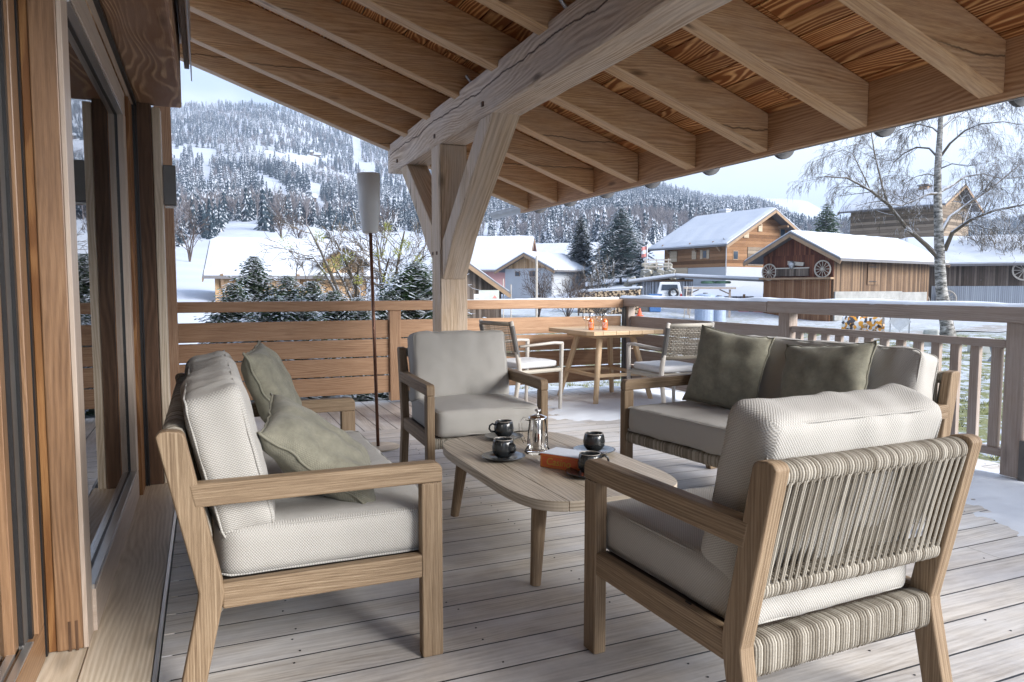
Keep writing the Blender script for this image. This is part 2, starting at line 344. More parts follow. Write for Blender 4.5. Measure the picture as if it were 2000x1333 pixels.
M['lintel'] = wood('old_larch_lintel', (.26, .13, .065), (.54, .34, .19), (.70, .50, .32), rings=1.2, ringscale=9, dist=60, rough=.6, vary=.08, knots=.6, grey=(.50, .41, .37, .3), bmp=.35)
M['oldpost'] = wood('old_brown_post', (.06, .032, .018), (.13, .072, .042), (.20, .12, .075), rings=.4, rough=.6, vary=.15, knots=.6, bmp=.3)
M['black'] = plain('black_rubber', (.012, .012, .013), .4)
M['alu'] = plain('brushed_aluminium', (.62, .62, .62), .3, .9, .06)
M['zinc'] = plain('zinc_sheet', (.40, .41, .43), .42, .85, .15)
M['darkmetal'] = plain('dark_grey_metal', (.13, .125, .12), .45, .4)
M['bracket'] = plain('matt_grey_bracket', (.10, .10, .105), .85, 0, .1, 8, .1)
M['rust'] = plain('brown_steel', (.16, .075, .045), .35, .5, .2, 30)
M['cream'] = fabric('cream_weave', (.51, .49, .455), (.33, .315, .29), .0078, .7)
M['olive'] = fabric('olive_velvet', (.29, .275, .215), (.17, .165, .125), .005, .35, mott=.35, wrinkle=.6)
M['whitepad'] = fabric('pale_pad', (.58, .58, .59), (.50, .50, .51), .006, .3)
def ropemat(name, c1, c2):
    m, nt, p, o = newmat(name); v, rnd, uv = uvr(nt); n = noise_(nt, vmul(nt, v, (300, 60, 1)), 1, 2)
    f = math_(nt, 'ADD', math_(nt, 'MULTIPLY', rnd, .6), math_(nt, 'MULTIPLY', n, .4)); L(nt, ramp(nt, f, [(.2, c1), (.75, c2)]), p.inputs['Base Color']); p.inputs['Roughness'].default_value = .8; bump(nt, p, n, .3, .002); return m
M['rope'] = ropemat('taupe_rope', (.17, .145, .11), (.42, .385, .325))
M['ropedark'] = plain('rope_core', (.07, .05, .035), .9)
M['ceramic'] = plain('dark_ceramic', (.022, .024, .026), .16, 0, .3, 14, .7)
M['rim'] = plain('bare_clay_rim', (.42, .38, .34), .4)
M['steel'] = plain('polished_steel', (.75, .74, .72), .12, 1, .03)
M['glass'] = glassmat('window_glass', 2.1, 0)
M['thinglass'] = glassmat('thin_glass', 1.35, 0)
M['tumbler'] = glassmat('drinking_glass', 1.28, 0)
M['snow'] = snowmat('snow'); M['decksnow'] = snowmat('fresh_snow', col=(.74, .77, .82))
M['lampshade'] = plain('grey_acrylic', (.66, .67, .66), .35, 0, .04)
M['red'] = plain('red_card', (.60, .11, .03), .4, 0, .1)
M['whitecard'] = plain('white_card', (.74, .78, .84), .35, 0, .04)
M['gold'] = plain('gold_print', (.55, .36, .04), .4)
M['white'] = plain('white_paint', (.75, .75, .74), .5)
M['orangejuice'] = plain('orange_drink', (.80, .16, .02), .1, 0, .08, 40, .6)
# ================================================================== deck
def st(o, kind='structure'): o['kind'] = kind; return o
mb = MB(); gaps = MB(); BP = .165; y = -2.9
RX = 4.65                                     # right rail plane
while y < 5.95:                               # boards running away to the right
    x0 = -.165; 
    while x0 < 4.98:
        Ln = random.uniform(3.2, 5.0); x1 = min(4.98, x0+Ln)
        if 4.98-x1 < 1.2: x1 = 4.98
        mb.box(((x0+x1)/2, y+BP/2, -.014), (x1-x0-.003, BP-.009, .028), g=0); x0 = x1
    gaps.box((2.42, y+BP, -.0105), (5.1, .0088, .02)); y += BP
yb = y
x = -1.6
while x < 4.9:                                # border boards running along the depth
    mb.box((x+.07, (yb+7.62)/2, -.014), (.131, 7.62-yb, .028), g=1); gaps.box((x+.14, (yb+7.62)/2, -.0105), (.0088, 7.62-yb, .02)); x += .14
st(mb.build('deck', M['deck']))
mb = MB(); mb = gaps; mb.box((1.65, 2.3, -.13), (6.5, 10.3, .2)); st(mb.build('deck_gap_shade', M['black'])); mb = MB(); mb.box((1.65, 7.66, -.12), (6.7, .04, .22)); mb.box((5.0, 2.3, -.12), (.04, 10.5, .22)); st(mb.build('deck_edge', M['rail']))  # black strips and slab stand in for the shade between deck boards
# screws: small dark pairs along joist lines
mb = MB()
for i, jx in enumerate(np.arange(.25, 4.9, .58)):
    yy = -.0
    for k in range(54):
        yc = -2.9 + k*BP
        if yc > 5.9: break
        for dy in (.035, .125):
            if random.random() < .5: mb.lathe([(0.0, .0012), (.0038, .0012), (.0038, -.002)], (jx+random.uniform(-.02, .02), yc+dy, .0004), 8)
o = mb.build('deck_screws', M['black']); st(o)

# ================================================================== chalet wall with sliding doors
wl = thing('chalet_wall', 'timber chalet wall with wide sliding glass doors beside the deck', 'wall', (0, 0, 0))
mb = MB(); mb.box((-.285, .975, .002), (.205, 7.75, .03), g=1, r=.5); mb.box((-.495, .6, -.004), (.21, 6.9, .03), g=1); mb.build('sill', M['sill'], wl, bevel=.004)
mb = MB(); mb.box((-.174, .975, .003), (.012, 7.75, .034), g=1); mb.build('metal_strip', M['alu'], wl)
mb = MB(); mb.box((-.215, .9, 2.55), (.24, 7.92, .56), g=1, r=.4)      # big lintel, underside 2.27
mb.build('lintel', M['lintel'], wl, bevel=.012)
mb = MB(); mb.box((-.355, .9, 2.29), (.03, 7.9, .075), g=1); mb.box((-.115, .93, 2.75), (.06, 8.0, .16), g=1)
mb.build('lintel_trim', M['framepale'], wl, bevel=.004)
mb = MB(); mb.box((-.34, .9, 2.262), (.016, 7.86, .02), g=1); mb.box((-.352, 4.79, 1.12), (.016, .012, 2.3), g=2); mb.box((-.337, 4.785, 1.12), (.006, .012, 2.3), g=2)
mb.build('shutter_track', M['black'], wl)
mb = MB()                                                               # fascia boards above the lintel, up to the roof
for i in range(6): mb.box((-.06+.014*(i % 2), .86, 2.5+i*.17+.085), (.028, 7.98, .166), g=1)
mb.box((-.2, .86, 3.3), (.24, 7.9, 1.0), g=1)
mb.build('fascia_boards', M['railgrey'], wl, bevel=.003)
mb = MB(); mb.box((-.036, .86, 2.47), (.006, 7.99, .07), g=1); mb.build('drip_edge', M['zinc'], wl)
mb = MB(); mb.box((-.31, 4.86, 1.14), (.10, .13, 2.27), g=2); mb.build('corner_post', M['oldpost'], wl, bevel=.006)
mb = MB(); mb.box((-.235, 4.87, 1.13), (.046, .12, 2.25), g=2); mb.build('corner_post', M['sill'], wl, bevel=.006)
mb = MB(); mb.box((-.305, 7.36, 1.5), (.135, .12, 3.0), g=2); o = mb.build('corner_stud', M['rail'], None, bevel=.004); tag(o, 'narrow brown timber post where the plank railing meets the house', 'post')
mb = MB(); mb.box((-.385, 4.68, 1.13), (.055, .2, 2.24), g=2); mb.build('jamb', M['orange'], wl, bevel=.003)
mb = MB(); mb.box((-.9, 4.95, 1.6), (1.1, .1, 3.4), g=2); mb.build('end_wall', M['rafter'], wl)
# wall lamp at the corner
wlm = thing('wall_lamp', 'dark grey box wall lamp fixed on the chalet corner boards', 'lamp', (-.175, 4.90, 1.69))
mb = MB(); mb.box((.0, 0, .125), (.068, .07, .235)); mb.build('lamp_body', M['darkmetal'], wlm, bevel=.003)
mb = MB(); mb.box((.0, .0, -.004), (.06, .05, .008)); mb.build('lens', M['lampshade'], wlm)
# far fixed window pane (outer plane x=-.374)
fw = thing('window_pane', 'tall fixed window with pale timber frame mirroring the snowy valley', 'window', (-.41, 3.6, 0))
X = -.374+.41
def ybox(mb, y0, y1, z0, z1, x0, x1, **k): mb.box(((x0+x1)/2, (y0+y1)/2-3.6, (z0+z1)/2), (x1-x0, y1-y0, z1-z0), **k)
mb = MB(); ybox(mb, 2.80, 4.56, .016, .165, -.05, X, g=1); ybox(mb, 2.80, 4.56, 2.14, 2.255, -.05, X, g=1); ybox(mb, 4.47, 4.575, .165, 2.14, -.05, X, g=2)
mb.build('window_frame', M['framepale'], fw, bevel=.003)
mb = MB(); ybox(mb, 2.80, 4.47, .165, .182, -.01, X-.004, g=1); ybox(mb, 2.8, 4.47, 2.126, 2.14, -.01, X-.004, g=1); mb.build('glazing_bead', M['alu'], fw)
mb = MB(); ybox(mb, 2.80, 4.47, .182, .188, -.004, .004, g=1); ybox(mb, 4.462, 4.47, .19, 2.126, -.004, .006, g=2); ybox(mb, 2.8, 4.456, 2.118, 2.126, -.004, .006, g=1); mb.build('gasket', M['black'], fw)
mb = MB(); ybox(mb, 2.80, 4.456, .185, 2.12, -.004, -.001); mb.build('glass_pane', M['glass'], fw)
# mullion between the two windows
mu = thing('mullion', 'broad brown timber mullion between the two glass doors', 'post', (-.43, 2.74, 0))
mb = MB(); mb.box((-.008, 0, 1.14), (.076, .12, 2.25), g=2, r=.55); mb.build('post_face', M['frame'], mu, bevel=.004)
mb = MB(); mb.box((.037, .003, 1.14), (.014, .126, 2.25), g=2); mb.build('edge_strip', M['framepale'], mu, bevel=.002)
mb = MB(); mb.box((-.058, .004, 1.14), (.024, .11, 2.25), g=2); mb.build('rebate_strip', M['orange'], mu, bevel=.002)
for dx in (-.008, .012):
    mb = MB(); mb.box((dx, -.0612, .062), (.008, .002, .1), g=2); mb.build('finger_joint', M['oldpost'], mu)
# near sliding leaf (plane x=-.50)
sd = thing('sliding_door', 'brown framed sliding glass door leaf nearest the viewer with dark seals', 'door', (-.52, 1.6, 0))
def yb2(mb, y0, y1, z0, z1, x0, x1, **k): mb.box(((x0+x1)/2, (y0+y1)/2-1.6, (z0+z1)/2), (x1-x0, y1-y0, z1-z0), **k)
mb = MB(); yb2(mb, .3, 2.64, .018, .135, -.06, .02, g=1); yb2(mb, 2.56, 2.64, .135, 2.15, -.06, .02, g=2); yb2(mb, .3, 2.64, 2.15, 2.26, -.06, .02, g=1); yb2(mb, .3, .42, .135, 2.15, -.06, .02, g=2)
mb.build('door_frame', M['frame'], sd, bevel=.003)
mb = MB(); yb2(mb, 2.655, 2.675, .018, 2.25, -.06, .022); yb2(mb, 2.535, 2.56, .135, 2.15, -.04, .008); yb2(mb, 2.46, 2.468, .15, 2.15, -.04, .0); mb.build('seal', M['black'], sd)
mb = MB(); yb2(mb, 2.468, 2.535, .135, 2.15, -.05, -.002, g=2); mb.build('glazing_bead', M['darkmetal'], sd, bevel=.002)
mb = MB(); yb2(mb, 2.41, 2.46, .135, 2.15, -.055, -.012, g=2); mb.build('inner_bead', M['frame'], sd, bevel=.002)
mb = MB()
for x0, x1, z in ((-.004, .018, .142), (-.034, -.012, .15)): yb2(mb, .42, 2.5, .135, z, x0, x1, g=1)
mb.build('rail_track', M['alu'], sd, bevel=.002)
mb = MB(); yb2(mb, .42, 2.41, .15, 2.15, -.040, -.037); mb.build('glass_pane', M['glass'], sd)
# the room behind the glass
rm = thing('living_room', 'dim living room behind the glass with pale plank floor', 'room', (-3, 1.8, 0))
M['roomfloor'] = planks('room_floor', 0, .2, [(.30, .29, .26), (.45, .43, .40), (.52, .50, .46)], .02, .35)
mb = MB(); mb.box((0, 0, -.02), (4.85, 6.1, .05), g=1); o = mb.build('floor', M['roomfloor'], rm)
mb = MB(); mb.box((-2.4, 0, 1.3), (.1, 6.1, 2.7)); mb.box((0, 3.05, 1.3), (4.85, .1, 2.7)); mb.box((0, -3.05, 1.3), (4.85, .1, 2.7)); mb.build('wall', plain('room_wall', (.32, .25, .18), .8), rm)
mb = MB(); mb.box((0, 0, 2.7), (4.85, 6.2, .1)); mb.build('ceiling', M['rafter'], rm)
rc = thing('console_table', 'low brown wooden console standing inside behind the door glass', 'table', (-1.25, 3.9, .005))
mb = MB(); mb.box((0, 0, .40), (.7, 1.0, .06), g=1); mb.build('top', M['frame'], rc, bevel=.004)
mb = MB(); mb.box((0, 0, .30), (.62, .92, .14), g=1); mb.build('drawer', M['oldpost'], rc, bevel=.004)
for a in (-.3, .3):
    for b in (-.45, .45): MB().box((a, b, .115), (.05, .05, .23)).build('leg', M['frame'], rc)
rl = thing('candle_holder', 'white ceramic candle dish on the console inside', 'dish', (-1.2, 3.8, .436))
MB().lathe([(0, 0), (.03, 0), (.035, .01), (.012, .03), (.012, .10), (.08, .12), (.085, .14), (.0, .13)]).build('dish_body', M['white'], rl, smooth=True)

# ================================================================== roof
RT = math.tan(R(19.35)); RZ0 = 3.343           # rafter underside z = RZ0 - RT*x
rz = lambda x: RZ0 - RT*x
XE = 3.50
rf = thing('timber_roof', 'sloping larch roof with exposed rafters over the deck', 'roof', (0, 0, 0))
RH = .245; XW = -1.2
RY = [7.795, 7.035, 6.25, 5.466, 4.66, 3.883, 3.087, 2.32, 1.53, .74, -.05]
RW = .125
ux = Vector((cos(math.atan(RT)), 0, -sin(math.atan(RT))))
for i, yy in enumerate(RY):
    mb = MB(); poly = [(XW, rz(XW)), (XE, rz(XE)), (XE, rz(XE)+RH), (XW, rz(XW)+RH)]
    n = 14; lo = [(XW+(XE-XW)*k/n, rz(XW+(XE-XW)*k/n)+random.uniform(-.003, .003)) for k in range(n+1)]
    mb.prism(lo + poly[2:], yy, yy+RW, axes=(0, 2, 1), gu=0)
    mb.build('rafter', M['rafter'], rf, bevel=.006, seg=1, angle=30)
mb = MB(); sl_ = math.hypot(XE-XW+.1, RT*(XE-XW+.1)); nbd = 31; bw = sl_/nbd; Mr = rotM('Y', math.atan(RT))
for k in range(nbd):
    s0 = (k+.5)*bw; y0 = -.35
    while y0 < 8.0:
        y1 = min(8.0, y0+random.uniform(2.5, 4.5))
        if 8.0-y1 < .6: y1 = 8.0
        px = XW + s0*ux.x; mb.box((px, (y0+y1)/2, rz(px)+RH+.013), (bw-.009, y1-y0-.004, .022), Mr, g=1); y0 = y1
mb.build('roof_boards', M['roofboard'], rf)
mb = MB(); xm = (XW+XE+.1)/2; mb.box((xm, 3.83, rz(xm)+RH+.075), (sl_+.06, 8.45, .09), Mr, g=1); mb.build('roof_covering', M['zinc'], rf)
mb = MB(); mb.box((XE+.022, 3.83, 2.228), (.044, 8.4, .275), g=1, r=.5); mb.build('fascia', M['fascia'], rf, bevel=.003)
mb = MB(); mb.box((XE+.047, 3.83, 2.21), (.006, 8.42, .25), g=1); mb.build('drip_edge', M['zinc'], rf)
# gutter with its brackets
mb = MB(); GX, GZ, GR = XE+.155, 2.20, .078
def gfn(u, v): a = pi + u*pi; return (GX + GR*cos(a), -.5 + v*9.75, GZ + GR*sin(a))
mb.grid(gfn, 14, 30); mb.grid(lambda u, v: (GX + (GR-.004)*cos(pi+u*pi), 9.25-v*9.75, GZ + (GR-.004)*sin(pi+u*pi)), 14, 30)
mb.tube([(GX-GR, y, GZ) for y in np.linspace(-.5, 9.25, 5)], .009, 6); mb.tube([(GX+GR, y, GZ) for y in np.linspace(-.5, 9.25, 5)], .011, 6)
mb.lathe([(0, 0), (GR, 0), (GR, .004), (0, .004)], (0, 0, 0), 20)
gv = len(mb.v)-80
for i in range(gv, len(mb.v)):
    q = mb.v[i]; mb.v[i] = (GX+q[0], 9.25+q[2], GZ-abs(q[1]))
gt = mb.build('gutter', M['zinc'], rf, smooth=True)
for yy in RY[:-1]:
    mb = MB(); yc = yy+.03; pts = [(GX + .105*cos(a), GZ - .012 + .115*sin(a)) for a in np.linspace(pi, 2*pi, 13)]
    mb.prism(pts, yc-.012, yc+.012, axes=(0, 2, 1)); mb.build('gutter_bracket', M['bracket'], gt)
mb = MB()
def sfn(u, v):
    x = XW-.1 + u*(XE-XW+.2); y = -.4 + v*8.45; return (x, y, rz(x)+RH+.125+.11*min(1, 12*min(u, 1-u))*min(1, 14*min(v, 1-v))+.02*noise.noise((x*2, y*2, 1)))
mb.grid(sfn, 40, 60); o = mb.build('roof_snow', M['snow'], None, smooth=True); st(o, 'stuff')
# main beam, slightly wavy as hewn
BX0, BX1, BZ0, BZ1, BY1 = 1.866, 2.116, 2.42, 2.725, 7.98
mb = MB(); nb_ = 40; ys = np.linspace(-.3, BY1, nb_+1); prevs = None
def wob(i, k): return .006*noise.noise((i*.9, k*5.1, .3))
for i, yy in enumerate(ys):
    e = .0; cut = .03 if i == nb_ else 0
    ring = [(BX0+wob(i, 1)+.012, BZ0+wob(i, 2)), (BX1-.012+wob(i, 3), BZ0+wob(i, 2)), (BX1+wob(i, 3), BZ0+.014), (BX1+wob(i, 3), BZ1), (BX0+wob(i, 1), BZ1+wob(i, 5)), (BX0+wob(i, 1), BZ0+.014+wob(i, 2))]
    b = len(mb.v); mb.v += [(a+ (cut if a < 2 else -cut), yy, c+(cut if c < 2.5 else 0)) for a, c in ring]
    if i:
        vv = [0, .25, .265, .57, .82, 1.12, 1.135]
        for k in range(6):
            k2 = (k+1) % 6; mb.face([b-6+k, b+k, b+k2, b-6+k2][::-1], [(ys[i-1], vv[k]), (yy, vv[k]), (yy, vv[k+1]), (ys[i-1], vv[k+1])][::-1], .5)
mb.face([b+k for k in range(6)], [(q[0], q[1]) for q in ring], .5); mb.face([k for k in range(6)][::-1], [(q[0], q[1]) for q in ring], .5)
beam = mb.build('main_beam', M['mainbeam'], rf)
for yy, zz in ((7.45, 2.50), (6.12, 2.50), (4.95, 2.505)):
    MB().box((BX0-.004, yy, zz), (.014, .034, .034)).build('wooden_peg', M['oldpost'], beam, bevel=.002)
mb = MB()
for yy in (5.3, 3.72): mb.tube([(BX0+.06, yy, BZ1), (BX0-.0, yy+.01, BZ1+.075)], .012, 6)
mb.build('bolt', M['zinc'], beam)
# post with two braces
ps = thing('timber_post', 'thick square timber post carrying the main roof beam', 'post', (1.991, 6.125, 0))
mb = MB(); mb.box((0, 0, BZ0/2), (.248, .25, BZ0), g=2, r=.45); mb.build('post_shaft', M['beam'], ps, bevel=.012)
mb = MB()   # near brace, leaning towards the viewer
mb.prism([(5.995, 1.27), (5.995, 1.60), (5.07, 2.425), (4.80, 2.425), (5.60, 1.72), (5.72, 1.60), (5.88, 1.40)], -.107, .107, axes=(1, 2, 0), gu=2, r=.6)
mb.v = [(a, b-6.125, c) for a, b, c in mb.v]; mb.build('brace', M['beam'], ps, bevel=.01)
mb = MB(); mb.prism([(6.255, 1.42), (6.255, 1.72), (7.15, 2.425), (7.42, 2.425), (6.75, 1.86), (6.45, 1.56)][::-1], -.107, .107, axes=(1, 2, 0), gu=2, r=.4)
mb.v = [(a, b-6.125, c) for a, b, c in mb.v]; mb.build('brace', M['beam'], ps, bevel=.01)
for yy in (-.03, .03+.06): MB().box((-.124, yy, 1.50), (.012, .03, .03)).build('wooden_peg', M['oldpost'], ps, bevel=.002)

# ================================================================== railings
BYR = 7.47
r1 = thing('back_railing', 'larch plank railing closing the back of the deck', 'railing', (0, BYR, 0))
def zb(mb, x0, x1, y0, y1, z0, z1, g=None): mb.box(((x0+x1)/2, (y0+y1)/2, (z0+z1)/2), (x1-x0, y1-y0, z1-z0), g=g); return mb
zb(MB(), -1.7, RX-.09, -.06, .075, .965, 1.065, 0).build('top_rail', M['rail'], r1, bevel=.008)
PZ = [(.105, .285), (.298, .478), (.491, .668), (.681, .866)]
for x0, x1 in ((-1.7, 1.755), (1.885, RX-.09)):
    for a, b in PZ: zb(MB(), x0, x1, -.012, .02, a, b, 0).build('plank', M['rail'], r1, bevel=.004)
for x0 in (1.76, -1.66):
    p = zb(MB(), x0, x0+.12, -.045, .05, .02, .965, 2).build('post', M['rail'], r1, bevel=.006)
    zb(MB(), x0+.122, x0+.16, -.03, .03, .0, .26).build('post_bracket', M['darkmetal'], p, bevel=.003)
    mb = MB(); [mb.lathe([(0, .004), (.011, .003), (.011, 0)], (0, 0, 0), 8) for _ in range(1)]
r2 = thing('side_railing', 'weathered timber railing along the right side of the deck', 'railing', (RX, 0, 0))
def zr(x0, x1, y0, y1, z0, z1, name, g=None, mat='railgrey', bevel=.006, par=None): return zb(MB(), x0, x1, y0, y1, z0, z1, g).build(name, M[mat], par or r2, bevel=bevel)
zr(-.09, .075, 5.032, BYR+.075, .985, 1.075, 'top_rail', 1); zr(-.09, .075, -1.2, 5.026, .983, 1.083, 'top_rail', 1)
for y0, y1, nm in ((BYR-.1, BYR+.03, 0), (4.80, 4.93, 0), (2.85, 2.97, 0), (.8, .92, 0), (-1.15, -1.03, 0)):
    p = zr(-.045, .05, y0, y1, .02, .985, 'post', 2)
    zr(-.06, .06, y0-.045, y0-.002, 0, .26, 'post_bracket', None, 'darkmetal', .003)
zr(-.075, -.045, BYR-.06, BYR-.0, .0, .97, 'downpipe', 2, 'darkmetal', .004)
for a, b in PZ: zr(-.015, .018, 4.935, BYR-.105, a, b, 'plank', 1, 'railgrey', .004)
for y0, y1 in ((2.975, 4.795), (.925, 2.845), (-1.03, .795)):
    zr(-.03, .03, y0, y1, .822, .872, 'mid_rail', 1, 'railgrey', .004); zr(-.03, .03, y0, y1, .13, .18, 'bottom_rail', 1, 'railgrey', .004)
    n = int((y1-y0)/.137)
    for k in range(n):
        yc = y0+(k+.5)*(y1-y0)/n; zr(-.016, .018, yc-.031, yc+.031, .18, .822, 'baluster', 2, 'railgrey', .003)
# snow on the rails and on the deck
def snowcap(name, x0, x1, y0, y1, z, h, n1, n2, ragged=0.):
    mb = MB()
    def fn(u, v):
        x = x0+(x1-x0)*u; y = y0+(y1-y0)*v; e = min(1, 4.5*min(u, 1-u, v*(abs(y1-y0)/abs(x1-x0)), (1-v)*(abs(y1-y0)/abs(x1-x0))))
        return (x+ .006*noise.noise((y*7, u, 3)), y, z + h*(max(0, e)**.5)*(.75+.5*noise.noise((x*5, y*3.2, 5))) - (.003 if e <= 0 else 0))
    mb.grid(fn, n1, n2); return st(mb.build(name, M['decksnow'], None, smooth=True), 'stuff')
snowcap('snow_on_rail', RX-.088, RX+.073, -1.2, BYR+.07, 1.08, .036, 8, 240)
mb = MB()
def fnb(u, v):
    x = 2.2+(RX-.1-2.2)*u; y = BYR+.015+.058*v; e = min(1, 4*min(v, 1-v)*1., u*30)
    return (x, y, 1.065 + (.004+.028*u)*(max(0, e)**.5)*(.8+.5*noise.noise((x*5, y*4, 2))) - .002)
mb.grid(fnb, 90, 6); st(mb.build('snow_on_rail', M['decksnow'], None, smooth=True), 'stuff')
def snowpatch(name, poly_fn, x0, x1, y0, y1, z, h, res=.035):
    nx, ny = int((x1-x0)/res), int((y1-y0)/res); mb = MB()
    H = {}
    for j in range(ny+1):
        for i in range(nx+1):
            x = x0+i*res; y = y0+j*res
            q = poly_fn(x, y) + .30*noise.noise((x*1.9, y*1.9, 4)) + .24*noise.noise((x*5, y*7, 9)) + .14*noise.noise((x*15, y*19, 2)) - .03
            H[i, j] = q
    for j in range(ny):
        for i in range(nx):
            if max(H[i, j], H[i+1, j], H[i, j+1], H[i+1, j+1]) <= 0: continue
            idx = []
            for a, b in ((i, j), (i+1, j), (i+1, j+1), (i, j+1)):
                q = H[a, b]; hh = -.004 if q <= 0 else min(h, .035*q**.8)*(.85+.3*noise.noise(((x0+a*res)*4, (y0+b*res)*4, 7)))
                mb.v.append((x0+a*res, y0+b*res, z+hh)); idx.append(len(mb.v)-1)
            mb.face(idx, [(0, 0)]*4)
    o = mb.build(name, M['decksnow'], None, smooth=True)
    import bmesh
    bm = bmesh.new(); bm.from_mesh(o.data); bmesh.ops.remove_doubles(bm, verts=bm.verts, dist=.0005); bm.to_mesh(o.data); bm.free()
    return st(o, 'stuff')
def sd_(x, y, cx, cy, rx, ry): return 1-math.sqrt(((x-cx)/rx)**2+((y-cy)/ry)**2)
snowpatch('deck_snow', lambda x, y: max(sd_(x, y, 4.4, 6.55, 1.35, .75), sd_(x, y, 3.65, 6.05, .75, .42), sd_(x, y, 4.5, 5.2, .55, 1.0), .18-abs(y-7.55)*2.0 if x > 2.3 else -1), 2.2, 4.95, 4.4, 7.6, 0, .03)
snowpatch('deck_snow', lambda x, y: max(sd_(x, y, 4.35, 2.2, .72, .85), sd_(x, y, 4.5, 3.3, .3, .9)), 3.4, 4.95, 1.1, 4.4, 0, .028)
# ================================================================== lounge seating
TH = .047
RRF = .52
def softbox(W, D, H, nu=20, nv=16, nw=6, pw=3.6, puff=.0, seed=1, amp=.006, crease=None):
    """rounded cushion: box W x D x H centred on the origin, UVs in metres"""
    mb = MB(); dims = (W/2, D/2, H/2); cnt = (nu, nv, nw); cache = {}
    def P(a):
        x, y, z = a
        q = [abs(c)**1 for c in a]
        r = (abs(x)**12+abs(y)**12+abs(z)**12)**(1/12.)
        x, y, z = x/r, y/r, z/r
        # round edges
        rr = min(dims)*RRF
        px, py, pz_ = x*dims[0], y*dims[1], z*dims[2]
        ix = [max(-(d-rr), min(d-rr, c)) for c, d in zip((px, py, pz_), dims)]
        dv = Vector((px-ix[0], py-ix[1], pz_-ix[2])); l = dv.length
        if l > 1e-6: dv = dv/l*min(l, rr)
        p = Vector(ix)+dv
        bul = puff*(1-(px/dims[0])**2)*(1-(py/dims[1])**2)*(1 if pz_ > 0 else -1)*(abs(pz_)/dims[2])
        p.z += bul
        nn = noise.noise((p.x*5+seed, p.y*5, p.z*5))*amp + noise.noise((p.x*14, p.y*11+seed, p.z*14))*amp*.45 + amp*.9*noise.noise((p.x*13+seed, p.y*3.2, p.z*2))*min(1, max(0, abs(p.y)/dims[1]-.35)*2)
        p += dv.normalized()*nn if l > 1e-6 else Vector((0, 0, nn))
        if crease: p += crease(p, dv)
        return p
    def lin(n): return [math.sin((i/n-.5)*pi*.93)/math.sin(pi*.465) for i in range(n+1)]
    for ax in range(3):
        o = [i for i in range(3) if i != ax]
        for s in (-1, 1):
            A, B = lin(cnt[o[0]]), lin(cnt[o[1]])
            base = len(mb.v)
            for b in B:
                for a in A:
                    c = [0, 0, 0]; c[ax] = s; c[o[0]] = a; c[o[1]] = b; mb.v.append(tuple(P(c)))
            na = len(A)
            for j in range(len(B)-1):
                for i in range(na-1):
                    k = base+j*na+i; q = [k, k+1, k+na+1, k+na]
                    if (s > 0) == (ax == 1): q = q[::-1]
                    mb.face(q, [(mb.v[t][o[0]]+ax*.37, mb.v[t][o[1]]+ax*.21) for t in q])
    return mb
def weld(o, d=.0006):
    import bmesh
    bm = bmesh.new(); bm.from_mesh(o.data); bmesh.ops.remove_doubles(bm, verts=bm.verts, dist=d); bm.to_mesh(o.data); bm.free(); return o
def roll(mb, W, cy, cz, ry, rz_, n, p=2.6, seg=20, lean=0):
    """rope wrapped side by side around a bar lying along x"""
    dx = W/n
    for k in range(n):
        x0 = -W/2+(k+.5)*dx; r = random.random(); base = len(mb.v); K = 7; jit = random.uniform(-.0008, .0008)
        for i in range(K):
            t = (i/(K-1)-.5)*dx; bulge = math.sqrt(max(0, 1-(2*(i/(K-1)-.5))**2))*dx*.62 - dx*.35 + jit
            for s in range(seg):
                a = 2*pi*s/seg; ca, sa = cos(a), sin(a); q = (abs(ca)**p+abs(sa)**p)**(-1/p)
                yy, zz = ca*q*(ry+bulge), sa*q*(rz_+bulge)
                mb.v.append((x0+t, cy+yy*cos(lean)-zz*sin(lean), cz+yy*sin(lean)+zz*cos(lean)))
        for i in range(K-1):
            for s in range(seg):
                s2 = (s+1) % seg; mb.face([base+i*seg+s, base+(i+1)*seg+s, base+(i+1)*seg+s2, base+i*seg+s2], [(s/seg*.2, i*.001), (s/seg*.2, i*.001), ((s+1)/seg*.2, i*.001), ((s+1)/seg*.2, i*.001)], r)
